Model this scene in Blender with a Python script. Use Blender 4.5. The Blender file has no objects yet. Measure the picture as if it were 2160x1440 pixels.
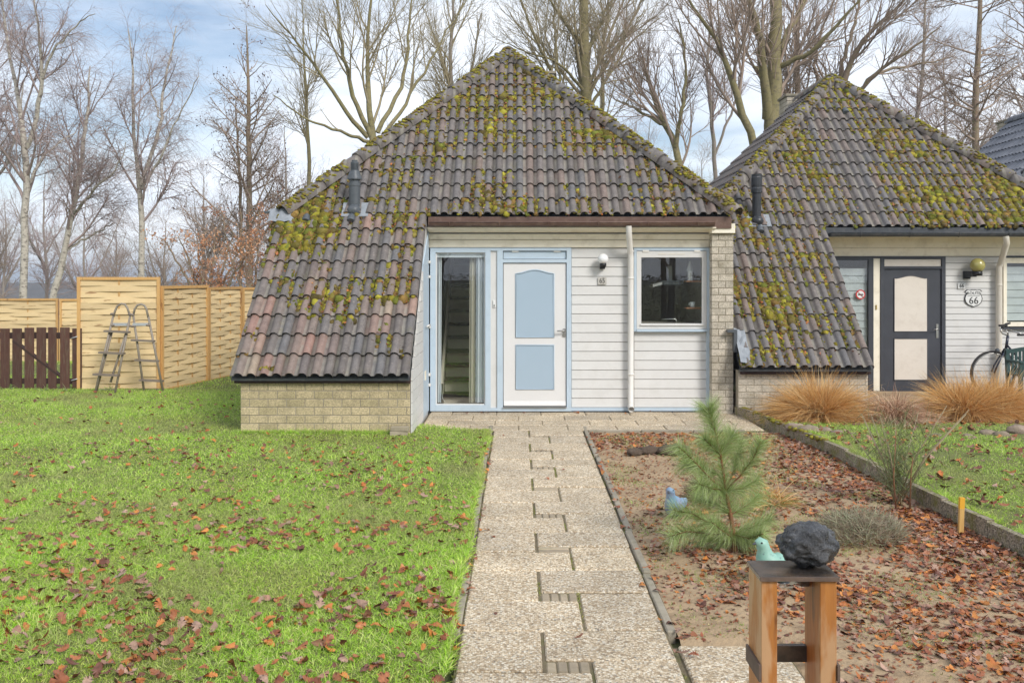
import bpy, bmesh, math, random
import numpy as np
from mathutils import Vector, Matrix, noise as mnoise

# ------------------------------------------------------------------ camera, sky, sun, exposure
scene = bpy.context.scene
COL = scene.collection
F, XV, YH, H = 2000.0, 1094.0, 582.0, 1.86      # focal length in photo pixels, vanishing point, eye height
cam_data = bpy.data.cameras.new('camera')
cam = bpy.data.objects.new('camera', cam_data); COL.objects.link(cam)
cam.location = (0, 0, H); cam.rotation_euler = (math.radians(90), 0, 0)
cam_data.sensor_width = 36; cam_data.lens = F / 2160 * 36
cam_data.shift_x = (1080 - XV) / 2160; cam_data.shift_y = -(720 - YH) / 2160
cam_data.clip_start = 0.05; cam_data.clip_end = 6000
scene.camera = cam
SUN_EL, SUN_AZ = math.radians(36), math.radians(144)
world = bpy.data.worlds.new('World'); scene.world = world; world.use_nodes = True
wn, wl = world.node_tree.nodes, world.node_tree.links
wn.clear()
wout = wn.new('ShaderNodeOutputWorld'); bg = wn.new('ShaderNodeBackground')
sky = wn.new('ShaderNodeTexSky'); sky.sky_type = 'NISHITA'; sky.sun_disc = False
sky.sun_elevation = SUN_EL; sky.sun_rotation = SUN_AZ; sky.air_density = 1.0; sky.dust_density = 0.6; sky.ozone_density = 2.0
tc = wn.new('ShaderNodeTexCoord'); sep = wn.new('ShaderNodeSeparateXYZ'); wl.new(tc.outputs['Generated'], sep.inputs[0])
def wmath(op, a, b):
    n = wn.new('ShaderNodeMath'); n.operation = op
    for i, v in enumerate((a, b)):
        if isinstance(v, (int, float)): n.inputs[i].default_value = v
        else: wl.new(v, n.inputs[i])
    return n.outputs[0]
zz = wmath('ADD', wmath('MAXIMUM', sep.outputs['Z'], 0.0), 0.22)
comb = wn.new('ShaderNodeCombineXYZ')
wl.new(wmath('DIVIDE', sep.outputs['X'], zz), comb.inputs[0]); wl.new(wmath('DIVIDE', sep.outputs['Y'], zz), comb.inputs[1])
mp = wn.new('ShaderNodeMapping'); mp.inputs['Location'].default_value = (6.98, 2.42, 0); mp.inputs['Scale'].default_value = (0.75, 1.0, 1)
wl.new(comb.outputs[0], mp.inputs[0])
cn = wn.new('ShaderNodeTexNoise'); cn.inputs['Scale'].default_value = 1.15; cn.inputs['Detail'].default_value = 6; cn.inputs['Roughness'].default_value = 0.52
cn.inputs['Distortion'].default_value = 0.25
wl.new(mp.outputs[0], cn.inputs['Vector'])
cr = wn.new('ShaderNodeValToRGB'); cr.color_ramp.elements[0].position = 0.33; cr.color_ramp.elements[1].position = 0.53
cr.color_ramp.elements[0].color = (0.06, 0.06, 0.06, 1); cr.color_ramp.elements[1].color = (0.94, 0.94, 0.94, 1)
wl.new(cn.outputs['Fac'], cr.inputs[0])
cn2 = wn.new('ShaderNodeTexNoise'); cn2.inputs['Scale'].default_value = 2.6; cn2.inputs['Detail'].default_value = 4
wl.new(mp.outputs[0], cn2.inputs['Vector'])
cc = wn.new('ShaderNodeValToRGB'); cc.color_ramp.elements[0].position = 0.35; cc.color_ramp.elements[1].position = 0.65
cc.color_ramp.elements[0].color = (5.4, 5.9, 6.65, 1); cc.color_ramp.elements[1].color = (6.2, 6.5, 7.0, 1)
wl.new(cn2.outputs['Fac'], cc.inputs[0])
dim = wn.new('ShaderNodeMixRGB'); dim.blend_type = 'MULTIPLY'; dim.inputs[0].default_value = 1; dim.inputs[2].default_value = (0.62, 0.62, 0.62, 1); wl.new(sky.outputs[0], dim.inputs[1])
hz = wmath('SUBTRACT', 0.95, wmath('MULTIPLY', sep.outputs['Z'], 5.5))
mixw = wn.new('ShaderNodeMixRGB'); wl.new(wmath('MAXIMUM', cr.outputs[0], hz), mixw.inputs[0]); wl.new(dim.outputs[0], mixw.inputs[1]); wl.new(cc.outputs[0], mixw.inputs[2])
wl.new(mixw.outputs[0], bg.inputs[0]); bg.inputs[1].default_value = 0.10
wl.new(bg.outputs[0], wout.inputs[0])
sun_d = bpy.data.lights.new('sun', 'SUN'); sun_d.energy = 1.5; sun_d.angle = math.radians(18); sun_d.color = (1.0, 0.96, 0.91)
sun = bpy.data.objects.new('sun', sun_d); COL.objects.link(sun); sun.location = (10, -15, 20)
sdir = Vector((math.sin(SUN_AZ) * math.cos(SUN_EL), math.cos(SUN_AZ) * math.cos(SUN_EL), math.sin(SUN_EL)))
sun.rotation_euler = (-sdir).to_track_quat('-Z', 'Y').to_euler()
scene.view_settings.view_transform = 'Standard'; scene.view_settings.look = 'None'
scene.view_settings.exposure = 0.98; scene.view_settings.gamma = 1.0
scene.render.engine = 'CYCLES'
scene.cycles.max_bounces = 8; scene.cycles.transparent_max_bounces = 16

# ------------------------------------------------------------------ helpers
R = random.Random(7)
NR = np.random.default_rng(11)
def P(px, py, Y):                       # photo pixel at depth Y -> world point
    return Vector(((px - XV) * Y / F, Y, H - (py - YH) * Y / F))
def PX(px, Y): return (px - XV) * Y / F
def PZ(py, Y): return H - (py - YH) * Y / F
ORG = {}
def empty(name, loc=(0, 0, 0)):
    o = bpy.data.objects.new(name, None); COL.objects.link(o); o.location = loc
    o.empty_display_size = 0.1
    ORG[o] = Vector(loc); return o
def tag(o, label=None, cat=None, group=None, kind=None):
    if label: o['label'] = label
    if cat: o['category'] = cat
    if group: o['group'] = group
    if kind: o['kind'] = kind
    return o
def origin(o):
    return ORG.get(o, Vector((0, 0, 0)))
def link(name, me, parent=None, loc=None, rot=None):
    o = bpy.data.objects.new(name, me); COL.objects.link(o)
    if parent is not None:
        o.parent = parent
    if loc is not None: o.location = Vector(loc) - (origin(parent) if parent is not None else Vector((0, 0, 0)))
    if rot is not None: o.rotation_euler = rot
    ORG[o] = origin(parent) if parent is not None else Vector((0, 0, 0))
    return o
def np_mesh(name, V, Fc, mat=None, smooth=False, colors=None):
    """V (n,3), Fc list of arrays (m,k) of equal-size faces"""
    me = bpy.data.meshes.new(name)
    V = np.asarray(V, dtype=np.float32)
    me.vertices.add(len(V)); me.vertices.foreach_set('co', V.ravel())
    Fc = [np.asarray(f, dtype=np.int32) for f in Fc if len(f)]
    nl = sum(f.size for f in Fc); npol = sum(len(f) for f in Fc)
    me.loops.add(nl); me.polygons.add(npol)
    me.loops.foreach_set('vertex_index', np.concatenate([f.ravel() for f in Fc]))
    tot = np.concatenate([np.full(len(f), f.shape[1], dtype=np.int32) for f in Fc])
    start = np.zeros(npol, dtype=np.int32); start[1:] = np.cumsum(tot)[:-1]
    me.polygons.foreach_set('loop_start', start)
    me.polygons.foreach_set('loop_total', tot)
    if smooth: me.polygons.foreach_set('use_smooth', np.ones(npol, dtype=bool))
    me.update(calc_edges=True)
    if colors is not None:
        at = me.color_attributes.new('tint', 'FLOAT_COLOR', 'POINT')
        c4 = np.ones((len(V), 4), dtype=np.float32); c4[:, :3] = colors
        at.data.foreach_set('color', c4.ravel())
    if mat: me.materials.append(mat)
    return me
class MB:
    def __init__(s): s.v = []; s.f = []; s.sm = []
    def add(s, vs, fs, smooth=False):
        b = len(s.v); s.v += [tuple(v) for v in vs]; s.f += [tuple(i + b for i in f) for f in fs]; s.sm += [smooth] * len(fs); return s
    def box(s, x0, x1, y0, y1, z0, z1, ch=0.0):
        if ch <= 0:
            vs = [(x, y, z) for z in (z0, z1) for y in (y0, y1) for x in (x0, x1)]
            return s.add(vs, [(0, 2, 3, 1), (4, 5, 7, 6), (0, 1, 5, 4), (2, 6, 7, 3), (0, 4, 6, 2), (1, 3, 7, 5)])
        bm = bmesh.new(); bmesh.ops.create_cube(bm, size=1.0)
        for v in bm.verts:
            v.co = Vector(((x0 + x1) / 2 + v.co.x * (x1 - x0), (y0 + y1) / 2 + v.co.y * (y1 - y0), (z0 + z1) / 2 + v.co.z * (z1 - z0)))
        bmesh.ops.bevel(bm, geom=list(bm.edges), offset=ch, segments=1, affect='EDGES')
        bm.verts.index_update()
        s.add([v.co for v in bm.verts], [[v.index for v in f.verts] for f in bm.faces]); bm.free(); return s
    def bar(s, a, b, w, d, up=(0, 0, 1)):
        a, b = Vector(a), Vector(b); t = (b - a).normalized(); u = Vector(up)
        if abs(t.dot(u)) > 0.98: u = Vector((1, 0, 0))
        e = t.cross(u).normalized(); n = e.cross(t).normalized()
        vs = [p + e * (i * w / 2) + n * (j * d / 2) for p in (a, b) for j in (-1, 1) for i in (-1, 1)]
        return s.add(vs, [(0, 1, 3, 2), (4, 6, 7, 5), (0, 4, 5, 1), (2, 3, 7, 6), (0, 2, 6, 4), (1, 5, 7, 3)])
    def tube(s, pts, rad, n=8, caps=True, closed=False):
        pts = [Vector(p) for p in pts]; m = len(pts)
        if not hasattr(rad, '__len__'): rad = [rad] * m
        vs = []; prev = None
        for i, p in enumerate(pts):
            if closed: t = (pts[(i + 1) % m] - pts[i - 1]).normalized()
            else: t = (pts[min(i + 1, m - 1)] - pts[max(i - 1, 0)]).normalized()
            if prev is None:
                u = Vector((0, 0, 1)) if abs(t.z) < 0.9 else Vector((1, 0, 0)); e = t.cross(u).normalized()
            else: e = (prev - t * prev.dot(t)).normalized()
            prev = e; k = t.cross(e)
            for j in range(n):
                a = 2 * math.pi * j / n; vs.append(p + (e * math.cos(a) + k * math.sin(a)) * rad[i])
        fs = []
        for i in range(m if closed else m - 1):
            for j in range(n):
                i2 = (i + 1) % m
                fs.append((i * n + j, i * n + (j + 1) % n, i2 * n + (j + 1) % n, i2 * n + j))
        s.add(vs, fs, True)
        if caps and not closed:
            b = len(s.v) - len(vs)
            s.f += [tuple(b + j for j in reversed(range(n))), tuple(b + (m - 1) * n + j for j in range(n))]; s.sm += [False, False]
        return s
    def prism(s, poly, y0, y1):             # polygon in x,z extruded in y
        n = len(poly); vs = [(x, y0, z) for x, z in poly] + [(x, y1, z) for x, z in poly]
        fs = [tuple(range(n)), tuple(reversed(range(n, 2 * n)))] + [(i, i + n, (i + 1) % n + n, (i + 1) % n) for i in range(n)]
        return s.add(vs, fs)
    def lathe(s, prof, c, n=16, smooth=True):
        c = Vector(c); vs = []
        for r, z in prof:
            for j in range(n):
                a = 2 * math.pi * j / n; vs.append(c + Vector((r * math.cos(a), r * math.sin(a), z)))
        fs = [(i * n + j, i * n + (j + 1) % n, (i + 1) * n + (j + 1) % n, (i + 1) * n + j) for i in range(len(prof) - 1) for j in range(n)]
        s.add(vs, fs, smooth); b = len(s.v) - len(vs)
        s.f += [tuple(b + j for j in reversed(range(n))), tuple(b + (len(prof) - 1) * n + j for j in range(n))]; s.sm += [False, False]
        return s
    def sphere(s, c, r, n=16, m=10, sq=(1, 1, 1)):
        c = Vector(c); vs = [c + Vector((0, 0, r * sq[2]))]
        for i in range(1, m):
            a = math.pi * i / m
            for j in range(n):
                b = 2 * math.pi * j / n
                vs.append(c + Vector((r * sq[0] * math.sin(a) * math.cos(b), r * sq[1] * math.sin(a) * math.sin(b), r * sq[2] * math.cos(a))))
        vs.append(c - Vector((0, 0, r * sq[2]))); L = len(vs) - 1
        fs = [(0, 1 + j, 1 + (j + 1) % n) for j in range(n)]
        for i in range(m - 2):
            for j in range(n):
                a0 = 1 + i * n + j; a1 = 1 + i * n + (j + 1) % n; fs.append((a0, a0 + n, a1 + n, a1))
        fs += [(L, 1 + (m - 2) * n + (j + 1) % n, 1 + (m - 2) * n + j) for j in range(n)]
        return s.add(vs, fs, True)
    def mesh(s, name, mat, off=Vector((0, 0, 0))):
        me = bpy.data.meshes.new(name)
        me.from_pydata([(v[0] - off.x, v[1] - off.y, v[2] - off.z) for v in s.v], [], s.f)
        me.polygons.foreach_set('use_smooth', s.sm); me.update()
        if mat: me.materials.append(mat)
        return me
    def build(s, name, mat, parent=None):   # vertices given in world space
        return link(name, s.mesh(name, mat, origin(parent) if parent is not None else Vector((0, 0, 0))), parent)
    def local(s, name, mat, parent):        # vertices given in the parent's space
        o = bpy.data.objects.new(name, s.mesh(name, mat)); COL.objects.link(o); o.parent = parent; ORG[o] = Vector((0, 0, 0)); return o

# ------------------------------------------------------------------ materials
M = {}
def newmat(name):
    m = bpy.data.materials.new(name); m.use_nodes = True; nt = m.node_tree
    return m, nt, nt.nodes, nt.links, nt.nodes['Principled BSDF']
def node(nt, t, **kw):
    n = nt.nodes.new(t)
    for k, v in kw.items():
        if k in n.inputs: n.inputs[k].default_value = v
        else: setattr(n, k, v)
    return n
def ramp(nt, src, stops, interp='LINEAR'):
    r = nt.nodes.new('ShaderNodeValToRGB'); r.color_ramp.interpolation = interp
    e = r.color_ramp.elements
    while len(e) < len(stops): e.new(0.5)
    for i, (p, c) in enumerate(stops):
        e[i].position = p; e[i].color = (c[0], c[1], c[2], 1) if hasattr(c, '__len__') else (c, c, c, 1)
    nt.links.new(src, r.inputs[0]); return r.outputs[0]
def mix(nt, fac, a, b, mode='MIX'):
    n = nt.nodes.new('ShaderNodeMixRGB'); n.blend_type = mode
    for i, v in enumerate((fac, a, b)):
        if isinstance(v, (int, float)): n.inputs[i].default_value = v if i == 0 else (v, v, v, 1)
        elif isinstance(v, (tuple, list)): n.inputs[i].default_value = (v[0], v[1], v[2], 1)
        else: nt.links.new(v, n.inputs[i])
    return n.outputs[0]
def noise(nt, scale, detail=4, vec=None, rough=0.6):
    n = node(nt, 'ShaderNodeTexNoise', Scale=scale, Detail=detail, Roughness=rough)
    if vec is not None: nt.links.new(vec, n.inputs['Vector'])
    return n.outputs['Fac']
def pos(nt, sc=None):
    g = nt.nodes.new('ShaderNodeNewGeometry').outputs['Position']
    if sc:
        mpn = nt.nodes.new('ShaderNodeMapping'); mpn.inputs['Scale'].default_value = sc; nt.links.new(g, mpn.inputs[0]); return mpn.outputs[0]
    return g
def bump(nt, bsdf, h, strength=0.4, dist=0.01):
    b = node(nt, 'ShaderNodeBump', Strength=strength, Distance=dist); nt.links.new(h, b.inputs['Height']); nt.links.new(b.outputs[0], bsdf.inputs['Normal'])
def orand(nt): return nt.nodes.new('ShaderNodeObjectInfo').outputs['Random']
def pmat(name, c1, c2=None, scale=12, rough=0.7, bs=0.25, bscale=60, bd=0.005, rnd=0.0, metal=0.0, spec=0.4, sc=None, dirt=None):
    m, nt, nn, ll, b = newmat(name)
    c2 = c2 or tuple(x * 0.8 for x in c1)
    p = pos(nt, sc)
    col = ramp(nt, noise(nt, scale, 5, p), [(0.3, c1), (0.7, c2)])
    if dirt:
        col = mix(nt, ramp(nt, noise(nt, dirt[1], 6, p), [(0.5, 0), (0.75, dirt[2])]), col, dirt[0])
    if rnd:
        v = ramp(nt, orand(nt), [(0, 1 - rnd), (1, 1 + rnd * 0.6)])
        col = mix(nt, 1.0, col, v, 'MULTIPLY')
    ll.new(col, b.inputs['Base Color'])
    b.inputs['Roughness'].default_value = rough; b.inputs['Metallic'].default_value = metal; b.inputs['Specular IOR Level'].default_value = spec
    if bs: bump(nt, b, noise(nt, bscale, 4, p), bs, bd)
    M[name] = m; return m
pmat('white_paint', (0.67, 0.66, 0.635), (0.63, 0.62, 0.595), 3, 0.45, 0.06, 30, rnd=0.03, dirt=((0.45, 0.43, 0.38), 5, 0.25))
pmat('cream_paint', (0.9, 0.84, 0.7), (0.86, 0.79, 0.64), 4, 0.5, 0.06, 30, rnd=0.03, dirt=((0.36, 0.30, 0.2), 6, 0.35))
pmat('blue_paint', (0.49, 0.585, 0.665), (0.46, 0.555, 0.635), 4, 0.4, 0.04, 30, dirt=((0.35, 0.42, 0.46), 8, 0.25))
pmat('door_white', (0.7, 0.69, 0.675), (0.68, 0.67, 0.655), 3, 0.35, 0.02, 20)
pmat('door_blue', (0.36, 0.455, 0.54), (0.35, 0.445, 0.525), 3, 0.4, 0.02, 20)
pmat('door_dark', (0.058, 0.062, 0.075), (0.045, 0.048, 0.058), 5, 0.45, 0.05, 30)
pmat('door_cream', (0.72, 0.66, 0.58), (0.68, 0.62, 0.54), 4, 0.5, 0.03, 30, dirt=((0.45, 0.38, 0.3), 9, 0.3))
pmat('gutter_brown', (0.115, 0.065, 0.048), (0.15, 0.088, 0.065), 8, 0.5, 0.1, 40, dirt=((0.28, 0.2, 0.15), 10, 0.5))
pmat('gutter_dark', (0.045, 0.05, 0.058), (0.07, 0.075, 0.08), 8, 0.45, 0.1, 40, dirt=((0.2, 0.19, 0.17), 14, 0.4))
pmat('pipe_cream', (0.72, 0.68, 0.60), (0.66, 0.60, 0.50), 5, 0.4, 0.05, 30)
pmat('pipe_white', (0.76, 0.74, 0.70), (0.70, 0.67, 0.61), 5, 0.4, 0.05, 30)
pmat('vent_grey', (0.10, 0.11, 0.12), (0.07, 0.08, 0.09), 10, 0.45, 0.1, 60)
pmat('vent_black', (0.028, 0.03, 0.034), (0.04, 0.042, 0.046), 10, 0.35, 0.1, 60)
pmat('lead', (0.32, 0.34, 0.36), (0.22, 0.24, 0.26), 16, 0.5, 0.5, 30, 0.01)
pmat('steel', (0.45, 0.44, 0.42), (0.5, 0.49, 0.47), 10, 0.3, 0.0, metal=0.9)
pmat('black_plastic', (0.015, 0.015, 0.016), (0.02, 0.02, 0.02), 10, 0.4, 0.05)
pmat('mortar', (0.36, 0.32, 0.24), (0.28, 0.24, 0.18), 20, 0.95, 0.4, 80)
pmat('concrete', (0.36, 0.315, 0.24), (0.28, 0.24, 0.18), 9, 0.9, 0.4, 90, rnd=0.15, dirt=((0.10, 0.11, 0.05), 6, 0.5))
pmat('soil', (0.45, 0.325, 0.195), (0.33, 0.23, 0.135), 2.2, 0.95, 0.7, 24, 0.03, dirt=((0.15, 0.095, 0.055), 7, 0.75))
pmat('sand_joint', (0.2, 0.16, 0.1), (0.14, 0.11, 0.065), 14, 0.95, 0.4, 80, dirt=((0.12, 0.14, 0.03), 6, 0.8))
pmat('turf', (0.11, 0.14, 0.03), (0.17, 0.19, 0.05), 5, 0.95, 0.6, 50, 0.02, dirt=((0.16, 0.11, 0.05), 4, 0.5))
pmat('field', (0.11, 0.14, 0.04), (0.16, 0.15, 0.07), 0.3, 0.95, 0.3, 10, dirt=((0.19, 0.12, 0.06), 0.5, 0.6))
pmat('dark_picket', (0.075, 0.028, 0.02), (0.11, 0.05, 0.032), 9, 0.75, 0.5, 30, rnd=0.3, sc=(6, 6, 0.8), dirt=((0.15, 0.13, 0.08), 7, 0.55))
pmat('gate_back', (0.035, 0.015, 0.012), (0.05, 0.025, 0.018), 9, 0.75, 0.5, 30)
pmat('ladder_plastic', (0.235, 0.19, 0.15), (0.19, 0.15, 0.12), 12, 0.5, 0.1, 60)
pmat('ladder_tube', (0.3, 0.255, 0.205), (0.24, 0.2, 0.16), 12, 0.45, 0.1, 60)
pmat('rail_metal', (0.55, 0.56, 0.57), (0.48, 0.49, 0.5), 12, 0.4, 0.0, metal=0.4)
pmat('stake_wood', (0.66, 0.42, 0.13), (0.52, 0.30, 0.10), 14, 0.7, 0.2, 60, sc=(4, 4, 0.6))
pmat('stake_paint', (0.75, 0.40, 0.03), (0.70, 0.35, 0.03), 10, 0.6, 0.1, 60)
pmat('board_black', (0.030, 0.026, 0.024), (0.055, 0.045, 0.038), 9, 0.22, 0.12, 30, spec=0.6, dirt=((0.24, 0.15, 0.09), 9, 0.35))
pmat('board_edge', (0.10, 0.07, 0.055), (0.16, 0.11, 0.08), 30, 0.7, 0.3, 60)
pmat('rock_stone', (0.34, 0.26, 0.2), (0.2, 0.15, 0.115), 9, 0.9, 0.7, 30, 0.02, dirt=((0.10, 0.12, 0.03), 5, 0.5))
pmat('bed_rock', (0.12, 0.085, 0.06), (0.07, 0.05, 0.035), 9, 0.9, 0.7, 30, 0.02)
pmat('bench_green', (0.022, 0.055, 0.052), (0.03, 0.07, 0.065), 8, 0.45, 0.1, 40)
pmat('bike_frame', (0.022, 0.026, 0.045), (0.018, 0.02, 0.035), 8, 0.25, 0.0, spec=0.6)
pmat('rubber', (0.035, 0.033, 0.032), (0.05, 0.047, 0.045), 20, 0.8, 0.2)
pmat('blind_grey', (0.62, 0.64, 0.66), (0.52, 0.54, 0.57), 6, 0.5, 0.05, 30)
pmat('room', (0.34, 0.3, 0.26), (0.28, 0.245, 0.21), 3, 0.8, 0.0)
pmat('room_white', (0.55, 0.54, 0.52), (0.5, 0.49, 0.47), 3, 0.8, 0.0)
pmat('stair_wood', (0.62, 0.55, 0.46), (0.54, 0.47, 0.39), 5, 0.6, 0.1, 30)
pmat('stair_dark', (0.05, 0.035, 0.03), (0.04, 0.03, 0.025), 5, 0.6, 0.1, 30)
pmat('curtain_cloth', (0.70, 0.72, 0.76), (0.62, 0.65, 0.70), 6, 0.9, 0.1, 80)
pmat('curtain_beige', (0.48, 0.44, 0.36), (0.42, 0.38, 0.31), 6, 0.9, 0.1, 80)
pmat('shelf_wood', (0.40, 0.18, 0.09), (0.3, 0.13, 0.06), 6, 0.6, 0.1, 30)
pmat('sign_white', (0.78, 0.78, 0.76), (0.72, 0.72, 0.70), 8, 0.4, 0.0)
pmat('sign_black', (0.02, 0.02, 0.022), (0.025, 0.025, 0.025), 8, 0.4, 0.0)
pmat('sign_red', (0.6, 0.03, 0.03), (0.55, 0.03, 0.03), 8, 0.4, 0.0)
pmat('plate_speckle', (0.62, 0.60, 0.55), (0.34, 0.32, 0.28), 90, 0.6, 0.1, 60)
pmat('globe_white', (0.82, 0.82, 0.81), (0.80, 0.80, 0.79), 4, 0.15, 0.0, spec=0.6)
pmat('globe_yellow', (0.42, 0.36, 0.12), (0.34, 0.32, 0.10), 14, 0.15, 0.0, spec=0.7)
pmat('brass', (0.5, 0.38, 0.15), (0.4, 0.3, 0.12), 8, 0.4, 0.0, metal=0.7)
pmat('paver', (0.42, 0.34, 0.235), (0.33, 0.265, 0.185), 14, 0.9, 0.4, 90, rnd=0.2, dirt=((0.16, 0.15, 0.07), 9, 0.5))
pmat('loose_brick', (0.42, 0.36, 0.26), (0.33, 0.28, 0.2), 20, 0.9, 0.4, 80, rnd=0.2)

def tile_mat(name, stops, speck=True):
    m, nt, nn, ll, b = newmat(name); p = pos(nt)
    ob = nt.nodes.new('ShaderNodeTexCoord').outputs['Object']; sx = node(nt, 'ShaderNodeSeparateXYZ'); ll.new(ob, sx.inputs[0])
    fr_ = node(nt, 'ShaderNodeMath', operation='WRAP'); fr_.inputs[1].default_value = 0.145; fr_.inputs[2].default_value = 0.0; ll.new(sx.outputs['X'], fr_.inputs[0])
    hl = node(nt, 'ShaderNodeMath', operation='MULTIPLY'); hl.inputs[1].default_value = 1 / 0.29; ll.new(sx.outputs['X'], hl.inputs[0])
    rr = node(nt, 'ShaderNodeMath', operation='ADD'); ll.new(orand(nt), rr.inputs[0])
    st_ = node(nt, 'ShaderNodeMath', operation='GREATER_THAN'); st_.inputs[1].default_value = 0.5; ll.new(hl.outputs[0], st_.inputs[0])
    ms = node(nt, 'ShaderNodeMath', operation='MULTIPLY'); ms.inputs[1].default_value = 0.37; ll.new(st_.outputs[0], ms.inputs[0]); ll.new(ms.outputs[0], rr.inputs[1])
    fc = node(nt, 'ShaderNodeMath', operation='FRACT'); ll.new(rr.outputs[0], fc.inputs[0])
    base = ramp(nt, fc.outputs[0], stops)
    base = mix(nt, 1.0, base, ramp(nt, noise(nt, 9, 5, p), [(0.28, 0.75), (0.72, 1.22)]), 'MULTIPLY')
    if speck:
        pan = ramp(nt, fr_.outputs[0], [(0.036, 0.75), (0.046, 0.0)])
        pan = mix(nt, 1.0, pan, ramp(nt, noise(nt, 6, 4, p), [(0.35, 0.15), (0.6, 1.0)]), 'MULTIPLY')
        base = mix(nt, pan, base, (0.27, 0.25, 0.205))                                                                   # washed-out pans
        base = mix(nt, ramp(nt, noise(nt, 30, 6, p, 0.75), [(0.56, 0), (0.66, 0.55)]), base, (0.33, 0.275, 0.235))     # pale lichen
        base = mix(nt, ramp(nt, noise(nt, 44, 5, pos(nt, (1.3, 1, 1.2)), 0.7), [(0.61, 0), (0.67, 0.9)]), base, (0.03, 0.025, 0.022))
        base = mix(nt, ramp(nt, noise(nt, 3.0, 6, p, 0.7), [(0.58, 0), (0.76, 0.45)]), base, (0.17, 0.15, 0.05))
    ll.new(base, b.inputs['Base Color']); b.inputs['Roughness'].default_value = 0.7
    bump(nt, b, noise(nt, 70, 6, p, 0.7), 0.5, 0.008); M[name] = m
tile_mat('tile_old', [(0.0, (0.125, 0.108, 0.098)), (0.35, (0.165, 0.142, 0.128)), (0.6, (0.138, 0.132, 0.132)), (0.85, (0.19, 0.15, 0.128)), (1.0, (0.20, 0.145, 0.12))])
tile_mat('tile_red', [(0.0, (0.13, 0.112, 0.105)), (0.3, (0.26, 0.17, 0.138)), (0.6, (0.20, 0.16, 0.135)), (0.85, (0.29, 0.17, 0.135)), (1.0, (0.31, 0.245, 0.18))])
tile_mat('tile_new', [(0.0, (0.15, 0.16, 0.19)), (1.0, (0.20, 0.21, 0.24))], False)

def attr_mat(name, rough=0.8, transl=0.0, spec=0.25, bs=0.0, bscale=80):
    m, nt, nn, ll, b = newmat(name)
    a = node(nt, 'ShaderNodeAttribute', attribute_name='tint')
    ll.new(a.outputs['Color'], b.inputs['Base Color']); b.inputs['Roughness'].default_value = rough; b.inputs['Specular IOR Level'].default_value = spec
    if bs: bump(nt, b, noise(nt, bscale, 4, pos(nt)), bs, 0.01)
    if transl:
        t = node(nt, 'ShaderNodeBsdfTranslucent'); ll.new(a.outputs['Color'], t.inputs[0])
        mx = node(nt, 'ShaderNodeMixShader'); mx.inputs[0].default_value = transl
        ll.new(b.outputs[0], mx.inputs[1]); ll.new(t.outputs[0], mx.inputs[2])
        ll.new(mx.outputs[0], nn['Material Output'].inputs[0])
    M[name] = m
attr_mat('grass_blade', 0.45, 0.4, 0.4)
attr_mat('straw_blade', 0.7, 0.2, 0.2)
attr_mat('needle', 0.6, 0.15, 0.3)
attr_mat('leaf_litter', 0.5, 0.0, 0.45)
attr_mat('moss', 0.95, 0.0, 0.05, 1.0, 160)
attr_mat('dry_leaf', 0.7, 0.3, 0.2)

def leaf_obj_mat(name, stops):
    m, nt, nn, ll, b = newmat(name)
    col = ramp(nt, orand(nt), stops, 'CONSTANT')
    col = mix(nt, 1.0, col, ramp(nt, noise(nt, 40, 3, pos(nt)), [(0.3, 0.65), (0.7, 1.25)]), 'MULTIPLY')
    ll.new(col, b.inputs['Base Color']); b.inputs['Roughness'].default_value = 0.5; M[name] = m
LEAFC = [(0.42, 0.135, 0.03), (0.25, 0.075, 0.03), (0.38, 0.235, 0.165), (0.50, 0.19, 0.04), (0.16, 0.06, 0.035), (0.32, 0.17, 0.11), (0.34, 0.12, 0.045), (0.30, 0.10, 0.04)]
leaf_obj_mat('fallen_leaf', [(i / len(LEAFC), c) for i, c in enumerate(LEAFC)])

def brick_mat(name, stops, dark=None):
    m, nt, nn, ll, b = newmat(name); p = pos(nt)
    base = ramp(nt, orand(nt), stops)
    base = mix(nt, 1.0, base, ramp(nt, noise(nt, 60, 5, p, 0.75), [(0.35, 0.6), (0.65, 1.25)]), 'MULTIPLY')
    base = mix(nt, ramp(nt, noise(nt, 3.5, 5, p), [(0.5, 0), (0.72, 0.55)]), base, (0.17, 0.145, 0.085))
    ll.new(base, b.inputs['Base Color']); b.inputs['Roughness'].default_value = 0.92
    bump(nt, b, noise(nt, 85, 6, p, 0.75), 0.7, 0.008); M[name] = m
brick_mat('brick_yellow', [(0.0, (0.46, 0.38, 0.22)), (0.5, (0.54, 0.44, 0.265)), (1.0, (0.60, 0.49, 0.30))])
brick_mat('brick_grey', [(0.0, (0.46, 0.41, 0.33)), (0.5, (0.55, 0.49, 0.39)), (1.0, (0.62, 0.55, 0.45))])

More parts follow.
